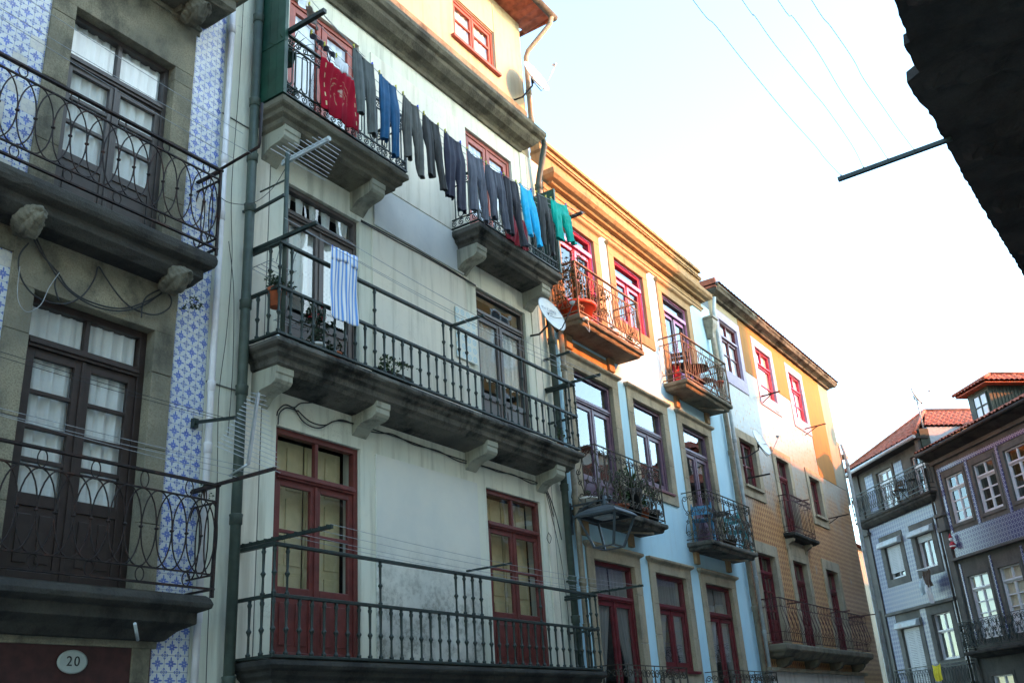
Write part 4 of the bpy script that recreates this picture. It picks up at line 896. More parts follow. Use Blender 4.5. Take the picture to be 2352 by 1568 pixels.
part('gutter','slabA',Fh,lambda b:b.tube([(6.0,-.55,9.08),(13.5,-.55,9.10)],.055,8))
part('roof','tilered',Fh,lambda b:slope(b,(5.97,-.56,9.14),(13.6,-.56,9.14),(5.97,3.0,10.75),(13.6,3.0,10.75),rows=22,lift=.05))
fs=slab(Fh,5.98,13.3,-.42,[(.3,2.98),(.15,3.02),(.1,3.08),(0,3.11),(0,3.16),(.02,3.19)],'slabA',yw=0)
scroll_railing(fs,6.02,13.2,-.40,4.02,3.27,'blackiron',.36,.010,yw=0)
es2=slab(Eh,1.75,5.9,-.35,[(.2,2.0),(.1,2.1),(0,2.2)],'slabA',yw=0); oval_railing(es2,1.8,5.88,-.32,2.98,2.88,2.36,2.24,.15,1.9,'blackiron',ringp=4,yw=0,r=.008,knots=False)
def dorm(b):
    b.box(7.28,8.32,.82,4.0,9.4,10.62)
    for k in range(26): b.box(8.32,8.335,.95+.12*k,.99+.12*k,9.5,10.6)
dp=part('dormer','darkgreen',Fh,dorm)
yy=.80; q0,q1,w0,w1=7.54,8.22,9.74,10.48
b=MB(); b.box(q0,q0+.04,yy-.02,yy+.015,w0,w1);b.box(q1-.04,q1,yy-.02,yy+.015,w0,w1);b.box(q0+.04,q1-.04,yy-.02,yy+.015,w1-.04,w1);b.box(q0+.04,q1-.04,yy-.02,yy+.015,w0,w0+.04);b.box((q0+q1)/2-.02,(q0+q1)/2+.02,yy-.02,yy+.015,w0+.04,w1-.04);b.box(q0+.04,(q0+q1)/2-.02,yy-.018,yy+.013,(w0+w1)/2-.02,(w0+w1)/2+.02);b.box((q0+q1)/2+.02,q1-.04,yy-.018,yy+.013,(w0+w1)/2-.02,(w0+w1)/2+.02)
b.build('window_frame','darkgreen',dp); part('curtain','lace',dp,lambda b:b.grid(lambda s,t:(q0+.03+(q1-q0-.06)*s,yy+.01,w0+.03+(w1-w0-.06)*t),6,6)); part('pane','glass',dp,lambda b:b.quad((q0+.03,yy,w0+.03),(q1-.03,yy,w0+.03),(q1-.03,yy,w1-.03),(q0+.03,yy,w1-.03)))
def droof(b):
    slope(b,(7.02,.52,10.66),(8.62,.52,10.66),(7.80,1.37,11.12),(7.84,1.37,11.12),rows=6); slope(b,(8.62,.52,10.66),(8.62,4.2,10.66),(7.82,1.37,11.12),(7.82,4.2,11.12),rows=6); slope(b,(7.02,4.2,10.66),(7.02,.52,10.66),(7.82,4.2,11.12),(7.82,1.37,11.12),rows=6); b.box(7.05,8.6,.56,4.2,10.62,10.65)
part('dormer_roof','tilered',dp,droof)
part('roof_ridge','tilenear',dp,lambda b:b.tube([(7.0,.5,10.72),(7.82,1.37,11.18)],.05,8)); part('roof_ridge','tilenear',dp,lambda b:b.tube([(7.82,1.37,11.18),(7.82,4.2,11.18)],.06,8)); part('roof_ridge','tilenear',dp,lambda b:b.tube([(8.64,.5,10.72),(7.82,1.37,11.18)],.05,8))
pipe(Fh,[(5.66,-.10,0),(5.66,-.10,8.8)],.035,'slabA',(3.4,6))
FR[0]=Vector((0,0,0)); FR[1]=0
# white and grey houses glimpsed in the gap behind
Gh=thing('town_house','narrow slice of a white walled house seen through the gap beyond the diamond tiled house','house',(42,12.5,0))
part('wall','greyD',Gh,lambda b:b.box(38,46,11.2,18,0,8.6)); gable(Gh,37.7,46.3,10.9,18.3,8.6,1.6)  # white house wall coloured grey so that it looks shaded
part('wall','redtop',Gh,lambda b:b.box(37.96,38.0,11.4,11.9,0,7.4),label='reddish strip of wall')

# ================================================================== OPPOSITE ROW (mostly unseen; heights and gaps shaped to shade the street)
edge=[(9.3,0.85),(9.96,0.88),(10.13,0.88),(10.15,0.95),(10.5,.94),(10.78,0.92),(10.89,1.09),(11.3,1.07),(11.85,1.0),(12.15,1.01),(12.44,0.99),(12.79,1.0),(13.23,0.98),(13.63,0.97),(14.76,0.93),(16.56,0.85),(17.73,0.79),(18.11,0.78),(21,.66)]
Oh=thing('town_house','dark house overhead at the top right with a ragged stone eave and a washing pole','house',(10,-3,0))
part('wall','whiteB',Oh,lambda b:b.box(1.5,16.6,-8,-.8,0,15.9))  # unseen wall, tall for its shadow, pale to bounce light into the street
gable(Oh,1.3,16.65,-8.2,-.6,15.9,.4)
b=MB(); full=[(8.6,.83)]+edge
dens=[]
for i in range(len(full)-1):
    p0,p1=full[i],full[i+1]; n=max(1,int((p1[0]-p0[0])/.09))
    for k in range(n):
        t=k/n; dens.append((p0[0]+(p1[0]-p0[0])*t,p0[1]+(p1[1]-p0[1])*t+(R.uniform(-.012,.012) if k else 0)))
dens.append(full[-1]); n=len(dens)
# underside: rough slab with worn ridges, built as a grid from the wall to the ragged lip
rows=16; vs=[]
for j in range(rows+1):
    t=j/rows
    for (x,yy) in dens:
        q=-.8+(yy+.8)*t; bump_=.05*math.sin(x*1.7+q*3)+.035*math.sin(x*5.1-q*7)+.03*math.sin(x*11+q*4)
        zz=8.6+(.10*(1-t)+bump_*(1-t**6))+(-.09 if (x*1.0+q*.4)%1.9<.22 and t<.9 else 0)
        vs.append((x,q,zz if j<rows else 8.6))
fs=[(j*n+i,j*n+i+1,(j+1)*n+i+1,(j+1)*n+i) for j in range(rows) for i in range(n-1)]
b.add(vs,fs,False)
b.add([(x,yy,8.6) for x,yy in dens]+[(x,yy-.02,8.74) for x,yy in dens]+[(x,-.8,8.95) for x,yy in dens],[(i,i+1,n+i+1,n+i) for i in range(n-1)]+[(n+i,n+i+1,2*n+i+1,2*n+i) for i in range(n-1)],False)
b.build('eave','eave',Oh)
part('line_arm','blackiron',Oh,lambda b:(bar(b,(12.5,2.41,8.54),(12.5,.90,8.57),.055,.055),))
def opp(name,u0,u1,h,mat,label,y1=-.8,yb=-8):
    o=thing('town_house',label,'house',((u0+u1)/2,-4,0)); ops=[]
    part('wall',mat,o,lambda b:b.box(u0,u1,yb,y1,0,h)); gable(o,u0-.1,u1+.1,yb-.2,y1+.25,h,.5)
    k=max(1,int((u1-u0)/2.2)); 
    for z in [1,4.2,7.4,10.4,13.4]:
        if z+2>h: continue
        for i in range(k):
            c=u0+(u1-u0)*(i+.5)/k
            f=part('window','white',o,lambda b:(b.box(c-.55,c-.48,y1,y1+.05,z,z+2),b.box(c+.48,c+.55,y1,y1+.05,z,z+2),b.box(c-.48,c+.48,y1,y1+.05,z+1.93,z+2),b.box(c-.48,c+.48,y1,y1+.05,z,z+.07),b.box(c-.03,c+.03,y1,y1+.05,z+.07,z+1.93)))
            part('pane','blackmetal',f,lambda b:b.quad((c-.48,y1+.012,z+.07),(c+.48,y1+.012,z+.07),(c+.48,y1+.012,z+1.93),(c-.48,y1+.012,z+1.93)))
    return o
opp('opposite',16.65,24.1,11.3,'creamD','cream house across the street, kept lower than its neighbours to let sun past, mirrored faintly in the glass')
opp('opposite',24.2,27.7,16.3,'yellowD','tall narrow yellow house across the street, outside the picture, shaped for its shadow',yb=-6.3)
opp('opposite',27.75,60.0,11.55,'whiteB','off white house across the street beside the tall yellow one, outside the picture, lengthened for its shade')
opp('opposite',-6,1.4,12.5,'yellowD','ochre house behind the photographer on the same side as the dark eave')

# ================================================================== LAUNDRY on the high lines
SPAN=[(6.95,10.04),(13.46,10.10)]
def linez(u,sag=.47): t=(u-6.95)/6.51; return 10.04+.06*t-sag*4*t*(1-t)*(1-.12*(t-.5))
GL='washing lines above the top balconies'
for k,(yy,sg,txt) in enumerate(((6.88,.47,'outermost washing line, carrying the row of dark trousers above the street'),(7.03,.40,'thin washing line just behind the trousers, between the top balcony poles'),(7.18,.34,'thin washing line third from the street, carrying small black underwear'),(7.33,.25,'innermost thin washing line close to the top balcony railings'))):
    b=MB(); pts=[(6.95+6.51*i/40,yy,linez(6.95+6.51*i/40,sg)) for i in range(41)]; b.tube(pts,.004,4)
    b.build('washing_line','wire',None,base=pts[0],label=txt,cat='washing line',group=GL)
def peg(par,x,yy,z,mat='peg'):
    b=MB(); b.box(x-.006,x+.006,yy-.012,yy-.003,z-.035,z+.03); b.box(x-.006,x+.006,yy+.003,yy+.012,z-.035,z+.03); b.build('clothes_peg',mat,par)
HS=.88
def pants(label,mat,uL,zL,uR,zR,hl,hr,yy=6.88,crotch=.30,hemw=.155,swing=0.0,short=False,cat='trousers',group='trousers hung on the outermost washing line',pegm='peg',name='trousers',flare=0,seed=1):
    rr=random.Random(seed); ph=[rr.uniform(0,6) for _ in range(8)]
    o=None; b=MB(); w_=uR-uL; cx=(uL+uR)/2
    for k in (0,1):
        hu,hz=hl if k==0 else hr; nv=30; ns=28
        def f(s,t,k=k,hu=hu,hz=hz):
            a=2*PI*s
            zt_=lambda x: zL+(zR-zL)*(x-uL)/w_-.045*4*((x-uL)/w_)*(1-(x-uL)/w_)
            tt=t
            # outer and inner edge of this leg at height t
            outer0=uL if k==0 else uR; hw=hemw/2*(1+flare)*HS
            oh=hu-hw if k==0 else hu+hw; ih=hu+hw if k==0 else hu-hw
            e=tt**.9
            out=outer0+(oh-outer0)*e+(-.018 if k==0 else .018)*math.sin(PI*min(1,tt*1.6))
            if tt<crotch: inn=cx+(.02 if k==0 else -.02)+((oh+ih)/2-cx)*0
            else:
                q=(tt-crotch)/(1-crotch); inn=(cx+(.02 if k==0 else -.02)*(1-q))+(ih-cx-(.01 if k==0 else -.01))*q**.5
            c=(out+inn)/2; h=abs(out-inn)/2
            th=.010+.026*min(1,tt*3); sx=math.copysign(abs(math.cos(a))**.75,math.cos(a)); sy=math.copysign(abs(math.sin(a))**.8,math.sin(a))
            x=c+h*sx; 
            wr=.016*math.sin(x*50+ph[0]+1.2*tt)*(.35+.65*tt)+.008*math.sin(x*110+ph[1]-1*tt)+.006*math.sin(tt*5+ph[2]+x*7)*min(1,tt*2)
            ztop=zt_(min(uR,max(uL,x))); z=ztop+(hz-ztop)*tt+.012*math.sin(x*40+ph[4])*tt*(1 if tt>.98 else .3)
            return (x+swing*tt*tt,yy+th*sy+wr+.03*math.sin(tt*2.2+ph[5])*tt-.02*swing*0,z)
        b.grid(f,ns,nv)
    o=b.build(name,mat,None,base=(cx,yy,min(hl[1],hr[1])),label=label,cat=cat,group=group)
    # waistband
    q=MB(); pts=[(uL+w_*i/10,yy,zL+(zR-zL)*i/10-.045*4*(i/10)*(1-i/10)-.012) for i in range(11)]; q.tube(pts,.013,6); q.build('waistband',mat,o)
    peg(o,uL+.01,yy,zL,pegm); peg(o,uR-.01,yy,zR,'pegb' if seed%2 else pegm)
    return o
cl=lambda n,c,**k: MT.__setitem__(n,cloth(n,c,**k))
cl('charcoal ribbed cloth',(.095,.105,.10),rib=260); cl('petrol blue cloth',(.018,.085,.19)); cl('warm grey cloth',(.105,.105,.095),rib=180); cl('black brown cloth',(.048,.046,.044)); cl('navy black cloth',(.040,.040,.062)); cl('slate grey cloth',(.115,.120,.150),rib=220); cl('slate cloth',(.085,.09,.115),rib=200); cl('near black cloth',(.035,.034,.042)); cl('turquoise blue cloth',(.03,.50,.86)); cl('dark ribbed cloth',(.06,.062,.062),rib=260); cl('teal green cloth',(.0,.42,.34)); cl('crimson cloth',(.26,.012,.022)); cl('black cloth',(.012,.012,.018)); cl('white cloth',(.75,.76,.78)); cl('brown grey cloth',(.10,.075,.06))
P_=[('charcoal ribbed trousers, nearest to the printed red towel','charcoal ribbed cloth',7.51,9.91,7.88,9.84,(7.63,8.93),(7.84,8.73),.155,0),
('petrol blue trousers hanging between charcoal and warm grey pairs','petrol blue cloth',8.00,9.80,8.35,9.76,(8.10,8.80),(8.31,8.67),.15,0),
('warm grey trousers just right of the petrol blue pair','warm grey cloth',8.48,9.745,8.81,9.70,(8.60,8.78),(8.86,8.62),.155,0),
('black brown narrow trousers fourth along the washing line','black brown cloth',8.92,9.675,9.26,9.655,(9.03,8.70),(9.28,8.60),.14,0),
('navy black wide legged trousers in the middle of the washing line','navy black cloth',9.40,9.64,9.78,9.63,(9.50,8.62),(9.78,8.52),.21,.1),
('slate grey ribbed trousers hanging above the left end of the second balcony','slate grey cloth',9.92,9.605,10.29,9.61,(10.04,8.63),(10.31,8.55),.145,0),
('slate trousers with wide legs, right of the slate grey ribbed pair','slate cloth',10.40,9.61,10.82,9.62,(10.52,8.70),(10.85,8.62),.155,0),
('near black long trousers hanging left of the turquoise pair','near black cloth',10.87,9.64,11.23,9.67,(11.0,8.63),(11.31,8.56),.145,0),
('bright turquoise blue trousers on the washing line','turquoise blue cloth',11.33,9.685,11.67,9.72,(11.50,8.82),(11.75,8.74),.145,0),
('dark ribbed trousers hanging between the turquoise pair and the teal jacket','dark ribbed cloth',11.82,9.76,12.13,9.81,(11.97,8.86),(12.24,8.80),.14,0)]
for i,(lb,mt,a,za,c,zc,hl,hr,hw,fl) in enumerate(P_): pants(lb,mt,a,za,c,zc,hl,hr,hemw=hw,flare=fl,seed=i+1,crotch=.27+.05*(i%3))
pants('teal green jacket hung by its hem at the right end of the line','teal green cloth',12.28,9.86,12.80,9.96,(12.52,9.18),(12.90,9.28),hemw=.26,seed=31,crotch=.35,cat='jacket',group=None,name='jacket')
def sheet(label,mat,uL,zL,uR,zR,length,yy,name,cat,group=None,sag=.05,lenR=None,wav=.02,thick=.004,narrow=0,seed=3,pegm='peg',fold=None,shift=0):
    rr=random.Random(seed); ph=[rr.uniform(0,6) for _ in range(4)]; lr=lenR if lenR is not None else length
    def f(s,t):
        x=uL+(uR-uL)*(.5+(s-.5)*(1-narrow*t))+shift*t; z=zL+(zR-zL)*s-sag*4*s*(1-s)*(1-.3*t)-(length+(lr-length)*s)*t
        return (x,yy+wav*math.sin(x*24+ph[0]+t*2)*(.3+.7*t)+wav*.5*math.sin(x*55+ph[1]+t*5)+wav*.6*math.sin(t*7+ph[2]),z)
    b=MB(); b.grid(f,36,36); o=b.build(name,mat,None,base=(uL,yy,zL),label=label,cat=cat,group=group,solid=thick)
    if pegm: peg(o,uL+.02,yy,zL,pegm); peg(o,uR-.02,yy,zR,pegm)
    return o
sheet('crimson towel with a printed pale figure and gold border, over the left balcony','redtowel',7.47,9.99,8.20,9.97,.80,7.40,'towel','towel',sag=.03,wav=.022,pegm=None,seed=5)
sheet('plain crimson cloth hanging behind the turquoise trousers','crimson cloth',11.72,9.62,12.32,9.62,.55,7.40,'cloth','cloth',sag=.04,wav=.02,pegm=None,seed=8)
# small underwear pieces on the third line
for i,(u,w2,lb,mt) in enumerate(((7.05,.26,'black bra hanging over the printed crimson towel','black cloth'),(7.28,.24,'black briefs hanging beside the bra above the crimson towel','black cloth'),(7.50,.26,'white and grey shorts hanging above the crimson towel','white cloth'))):
    z=linez(u+.1,.34)+.0; b=MB()
    def f(s,t,u=u,w2=w2,z=z): 
        d=.10*(.55+.45*abs(math.cos(s*PI*1.0))) if i<2 else .16*(1-.3*abs(s-.5))
        return (u+w2*s,7.18+.012*math.sin(s*14)+.01*t,linez(u+w2*s,.34)-d*t-.02*4*s*(1-s))
    b.grid(f,16,6); b.tube([(u+w2*.3,7.18,z-.09),(u+w2*.35,7.17,z-.2),(u+w2*.5,7.18,z-.22),(u+w2*.55,7.18,z-.1)],.006,4)
    o=b.build('underwear',mt,None,base=(u,7.18,z),label=lb,cat='underwear',group='small washing near the printed towel',solid=.003); peg(o,u+.02,7.18,z)
sheet('white cloth pegged close to the wall beside the upper right door','white cloth',13.0,10.15,13.25,10.15,.30,7.75,'cloth','cloth',wav=.03,sag=.02,seed=14)
sheet('small brown cloth hanging high beside the left washing pole','brown grey cloth',7.12,10.55,7.30,10.5,.28,7.30,'cloth','cloth',wav=.03,seed=15)
sheet('small white sock like cloth on the highest line beside the left pole','white cloth',6.98,10.68,7.08,10.66,.24,7.30,'cloth','cloth',wav=.02,seed=16)
b=MB(); b.tube(wirepts((6.95,7.30,10.72),(8.2,7.3,10.38),.04),.004,4); b.build('washing_line','wire',None,base=(6.95,7.3,10.7),label='short slanting line above the left top balcony',cat='washing line',group=GL)
# striped towel on the middle line
def tz(u): return 7.085-.10*4*((u-6.9)/3.26)*(1-(u-6.9)/3.26)
st=sheet('blue and white striped towel pegged over the middle balcony','stripe',7.68,7.27,8.15,7.29,.92,7.40,'towel','towel',sag=.015,wav=.012,narrow=-.03,seed=21,pegm='pegb')
b=MB(); b.grid(lambda s,t:(7.675+.48*s,7.385+.008*math.sin(s*20),7.285+.02*s-(.16+.018*math.sin(s*7+1))*t),24,4); b.build('folded_hem','stripe',st,solid=.004)
GM='thin washing lines over the middle balcony'
for k,(y0,z0,z1,txt) in enumerate(((6.9,7.10,7.02,'washing line over the middle balcony farthest out over the street'),(7.12,7.10,7.02,'washing line over the middle balcony second from the street'),(7.40,7.34,7.30,'washing line over the middle balcony carrying the striped towel'))):
    b=MB(); b.tube(wirepts((6.92,y0,z0),(13.5,y0,z1),.09,24),.0035,4); b.build('washing_line','wire',None,base=(6.92,y0,z0),label=txt,cat='washing line',group=GM)
GN='thin washing lines over the lowest long balcony'
for k,(y0,z0,z1,txt) in enumerate(((6.72,3.69,3.67,'washing line over the lowest long balcony farthest out'),(6.95,3.68,3.67,'washing line over the lowest long balcony second from the street'),(7.2,3.68,3.66,'washing line over the lowest long balcony third from the street'),(7.35,3.68,3.66,'innermost washing line over the lowest long balcony'))):
    b=MB(); b.tube(wirepts((7.0,y0,z0),(13.6,y0,z1),.06,24),.003,4); b.build('washing_line','wire',None,base=(7,y0,z0),label=txt,cat='washing line',group=GN)
GA='thin washing lines crossing the tiled house'
for k,(y0,z,z2,sg,txt) in enumerate(((7.5,4.93,4.80,.05,'upper twin washing line crossing the tiled house door'),(7.52,4.90,4.78,.06,'lower twin washing line crossing the tiled house door'),(7.3,4.35,4.15,.04,'washing line crossing the tiled house just above the lower railing'),(7.1,4.25,4.15,.05,'outer washing line above the lower railing of the tiled house'),(6.95,4.20,4.15,.04,'outermost washing line at the lower pole of the tiled house'),(7.15,7.86,7.73,.06,'washing line crossing the upper door of the tiled house'),(7.3,8.3,8.05,.05,'highest washing line crossing the upper tiled house door'),(7.4,8.05,7.75,.06,'second highest washing line across the upper tiled house door'))):
    b=MB(); b.tube(wirepts((1.5,y0,z+.02),(6.3 if z<7 else 6.17,y0,z2),sg,20),.003,4); b.build('washing_line','cable' if k<2 else 'wire',None,base=(1.5,y0,z),label=txt,cat='washing line',group=GA)
b=MB(); bar(b,(6.3,7.98,4.86),(6.36,7.42,4.80),.03,.03); b.box(6.27,6.33,7.95,8.0,4.8,4.9); b.build('line_bracket','blackiron',None,base=(6.3,8,4.86),label='black iron bracket holding the twin lines beside the white pipe',cat='bracket')
# wires high across the street from the dark house pole
GS='thin wires strung from the pole of the dark house'
for k,(yy,pts) in enumerate(((2.36,[(2.0,8.9),(4.5,8.2),(7.3,8.04),(7.9,8.12),(8.67,8.16),(10.02,8.27),(11.3,8.44),(11.64,8.45),(12.5,8.58)]),(2.05,[(2.0,8.9),(5.0,8.3),(7.88,8.27),(8.27,8.32),(8.87,8.35),(10.19,8.54),(10.85,8.65),(12.02,8.71),(12.5,8.58)]),(1.72,[(2.0,8.9),(5,8.1),(7.92,8.11),(8.47,8.26),(9.36,8.37),(10.22,8.35),(11.08,8.44),(11.86,8.54),(12.5,8.58)]),(1.37,[(2.0,8.9),(5,7.7),(7.66,7.74),(8.37,7.89),(9.22,8.04),(9.62,8.02),(10.58,8.19),(11.27,8.31),(12.5,8.58)]))):
    b=MB(); b.tube(spline([(x,yy,z) for x,z in pts],5),.0035,4); b.tube([(12.5,yy,8.55),(12.5,yy,8.60)],.012,6)
    b.build('overhead_wire','wire',None,base=(12.5,yy,8.58),label=('outermost thin wire tied to the tip of the dark house pole','second thin wire from the tip of the dark house pole','third thin wire from the tip of the dark house pole','thin wire nearest the dark eave on its pole')[k],cat='wire',group=GS)

# ================================================================== CABLES
def cable(pts,label,r=.009,mat='cable',k=7):
    b=MB()
    for q in pts: b.tube(spline(q,k),r,5)
    return b.build('cable',mat,None,base=pts[0][0],label=label,cat='cable')
yc=7.972
cable([[(7.43,yc,5.20),(7.45,yc,5.27),(7.55,yc,5.36),(7.69,yc,5.36),(7.80,yc,5.44),(8.0,yc,5.50),(8.15,7.9,5.56)],[(7.45,yc,5.10),(7.47,yc,5.24),(7.58,yc,5.33),(7.75,yc,5.33)],[(7.69,yc,5.36),(7.85,yc,5.22),(8.1,yc,5.20),(8.35,yc,5.34),(8.55,yc,5.40),(8.94,yc,5.36),(9.2,yc,5.38),(9.46,yc,5.42),(9.9,yc,5.37),(10.41,yc,5.39),(10.9,yc,5.33),(11.44,yc,5.37),(11.9,yc,5.36),(12.29,yc,5.39),(12.8,yc,5.34),(13.18,yc,5.37),(13.45,yc,5.0),(13.6,yc,4.55)],[(7.75,yc,5.34),(7.95,yc,5.25),(8.2,yc,5.26),(8.5,yc,5.38),(9.46,yc,5.40),(10.41,yc,5.375),(11.0,yc,5.37),(12.29,yc,5.38),(13.15,yc,5.34),(13.4,yc,4.9)]],'bundle of black cables looping along the wall above the lower red doors',.008)
cable([[(8.86,yc,8.36),(9.3,yc,8.37),(9.98,yc,8.38),(10.8,yc,8.37),(11.55,yc,8.34)],[(8.86,yc,8.34),(9.6,yc,8.34),(10.4,yc,8.35),(11.55,yc,8.33)]],'straight black cable along the wall between the two middle brown doors',.009)
ya=7.93
cable([[(4.31,ya,6.20),(4.42,ya,6.06),(4.59,ya,5.94),(4.70,ya,5.83),(4.85,ya,5.77),(5.06,ya,5.76),(5.25,ya,5.79),(5.41,ya,5.86),(5.6,ya,6.0),(5.74,ya,6.12)],[(4.33,ya,6.22),(4.5,ya,5.99),(4.72,ya,5.80),(5.0,ya,5.73),(5.3,ya,5.78),(5.55,ya,5.93),(5.75,ya,6.14)],[(4.28,ya,6.12),(4.21,ya,5.95),(4.26,ya,5.75),(4.43,ya,5.62),(4.68,ya,5.64),(4.86,ya,5.78),(4.97,ya,6.0),(5.0,ya,6.15),(5.08,ya,6.08),(5.2,ya,5.97),(5.35,ya,5.87),(5.51,ya,5.84),(5.70,ya,5.87),(5.85,ya,6.0),(5.86,ya,6.12),(5.75,ya,6.17),(5.58,ya,6.04),(5.53,ya,5.92),(5.53,ya,5.78)],[(4.60,ya,5.95),(4.58,ya,5.80),(4.64,ya,5.66)]],'tangle of black cables looping over the door under the tiled house balcony',.0085)
cable([[(4.60,7.91,5.93),(4.52,7.91,5.75),(4.46,7.91,5.55),(4.34,7.91,5.44),(4.24,7.91,5.55),(4.22,7.91,5.85)]],'thin pale wire dangling in a loop from the cable tangle',.004,'wire')
cable([[(6.62,7.96,12),(6.63,7.96,9.5),(6.60,7.96,7.8),(6.66,7.96,6.9),(6.64,7.96,6.0),(6.58,7.96,5.2),(6.62,7.96,4.2),(6.60,7.96,3.0),(6.64,7.96,1.5)],[(6.60,7.96,7.1),(6.70,7.95,6.5),(6.74,7.95,5.6),(6.72,7.95,4.8)]],'thin grey cable running down the wall between the white and green pipes',.0045,'cable')
cable([[(13.18,yc,5.37),(13.35,yc,4.9),(13.52,yc,4.3),(13.6,yc,3.7),(13.62,yc,3.0)],[(13.2,yc,4.6),(13.15,yc,4.52),(13.22,yc,4.45),(13.28,yc,4.55),(13.2,yc,4.62)]],'loose black cable dropping beside the right green pipe',.005)
# ================================================================== DISHES AND ANTENNAS
def dishthing(c,n,rad,root,label,txt=False,lnb=.42,name='satellite_dish',mast=None):
    c=Vector(c); n=Vector(n).normalized(); up=Vector((0,0,1)); sx=up.cross(n).normalized(); uz=n.cross(sx)
    t=thing(name,label,'satellite dish',root)
    b=MB()
    def f(s,q):
        a=2*PI*s; r_=rad*q; return c+sx*(r_*.92*math.cos(a))+uz*(r_*math.sin(a))+n*(.13*rad*(q*q-1)*1.6)
    b.grid(f,40,8); b.build('reflector','dish',t,solid=.01)
    b=MB(); pts=[c+sx*(rad*.92*math.cos(2*PI*i/40))+uz*(rad*math.sin(2*PI*i/40)) for i in range(40)]; b.tube(pts,.018 if mast else .008,5,closed=True); b.build('rim','lampgrey' if mast else 'greypipe',t)
    back=c-n*(.16*rad+.05); b=MB(); 
    if mast: b.tube([Vector(root),Vector(mast),back+uz*-.05],.026,8)
    else: b.tube([Vector(root),Vector(root)+Vector((.0,-.18,-.02)),back+uz*-.12+n*-.06,back+uz*.02],.018,8)
    b.lathe([(-.07,.03),(.07,.03)],back,8); b.build('bracket','blackmetal' if not mast else 'greypipe',t)
    b=MB(); tip=c+n*lnb-uz*rad*.35; b.tube([back-uz*.05,c-uz*(rad*1.03)-n*.06,c-uz*rad*1.05+n*.06,tip],.010,6); b.build('feed_arm','steel' if not txt else 'blackmetal',t)
    b=MB(); b.tube([tip-n*.03,tip+n*.02+uz*.02,tip+uz*.05-n*.04],.028,8); b.build('receiver','greypipe',t)
    return t,c,n,sx,uz
nn=(-.06,-.93,.34)
d1=dishthing((13.44,7.60,13.36),nn,.37,(13.22,8.0,12.87),'sunlit satellite dish on the attic corner beside the tan downpipe')
t,c,n,sx,uz=dishthing((12.56,7.20,7.95),(-.10,-.93,.34),.33,(13.16,8.0,7.98),'white satellite dish with small grey lettering, beside the right brown door',True)
M3=Matrix((-sx,uz,-n)).transposed() if False else Matrix((sx*-1,uz,n)).transposed()
sxx=uz.cross(n).normalized(); M3=Matrix((sxx,uz,n)).transposed()
o_=text('TV CABO',.09,'letter',t,c+n*-.02+uz*.10,M3.to_euler(),'lettering',.001); 
o_=text('mundo novo',.030,'letter',t,c+n*-.03+uz*.035,M3.to_euler(),'lettering',.001); o_=text('televisão',.034,'letter',t,c+n*-.034-uz*.012+sxx*.04,M3.to_euler(),'lettering',.001)
dishthing((22.9,7.50,8.03),nn,.36,(22.53,8.0,7.66),'pale satellite dish on the diamond tiled house wall, above a small window')
def yagi():
    t=thing('tv_antenna','slim grey comb shaped aerial leaning on the wall beside the green drainpipe','aerial',(6.76,7.9,4.44))
    a=Vector((6.76,7.66,4.44)); c=Vector((6.86,7.66,5.25)); b=MB(); bar(b,a,c,.03,.03); b.tube([a,a+Vector((.02,.3,-.06))],.015,6); b.build('boom','steel',t)
    for i in range(16):
        q=a.lerp(c,.06+.92*i/15); L=.34*(1-i/15)+.07; b=MB(); b.tube([q+Vector((-L,.04,.055*L/.3)),q+Vector((L,-.04,-.055*L/.3))],.0035,4); b.build('element','steel',t)
yagi()
t=thing('tv_antenna','grey mast aerial with thin rods standing before the middle brown door','aerial',(7.03,7.5,6.0))
b=MB(); b.tube([(7.03,7.50,5.95),(7.03,7.50,8.34)],.028,10); b.tube([(7.03,7.95,7.95),(7.03,7.5,7.95)],.012,6); b.build('mast','greenpipe',t)
b=MB(); bar(b,(7.06,7.62,8.22),(7.06,6.86,8.24),.032,.032); bar(b,(7.06,7.62,8.26),(7.06,6.86,8.28),.02,.02); b.lathe([(-.02,.03),(.02,.03)],(7.06,6.86,8.26),8,'y'); b.build('boom','greypipe',t)
for i in range(9):
    yy=6.9+.075*i; L=.12+.022*i; b=MB(); b.tube([(7.06-L*1.0,yy,8.24+(.02 if i%2 else -.0)),(7.06+L*2.1,yy,8.24)],.004,4); b.build('element','white',t)
cable([[(6.3,7.85,7.55),(6.45,7.8,7.48),(6.7,7.7,7.55),(6.9,7.6,7.8),(7.02,7.52,8.1)]],'thin cable sagging from the green pipe to the mast aerial',.004)
b=MB(); bar(b,(6.86,7.9,7.56),(6.86,7.35,7.60),.03,.03); b.build('line_bracket','greeniron',None,base=(6.86,7.9,7.56),label='short green iron bar sticking out beside the green drainpipe',cat='bracket')
b=MB(); bar(b,(13.5,7.98,7.62),(13.5,7.45,7.64),.035,.035); b.build('line_bracket','greeniron',None,base=(13.5,7.98,7.62),label='short dark iron bar on the wall under the lettered dish',cat='bracket')
FR[0]=Vector((36.824,9.381,0)); FR[1]=a_+PI
dishthing((5.78,.12,11.18),(.68,.64,.34),.29,(5.86,.05,9.9),'small pale dish on a thin mast above the small blue tiled house',mast=(5.84,.05,11.0))
FR[0]=Vector((0,0,0)); FR[1]=0
for (x,yy,z0,z1,lb) in ((29.45,8.1,12.3,13.0,'tiny aerial on the roof edge of the diamond tiled house'),(32.3,8.1,9.9,11.3,'thin pole rising from the chimney at the far corner')):
    b=MB(); b.tube([(x,yy,z0),(x,yy,z1)],.022,6); b.tube([(x-.2,yy,z1-.1),(x+.3,yy,z1-.1)],.012,4); b.tube([(x-.12,yy,z1-.25),(x+.16,yy,z1-.25)],.012,4); b.build('aerial_pole','greypipe',None,base=(x,yy,z0),label=lb,cat='aerial')
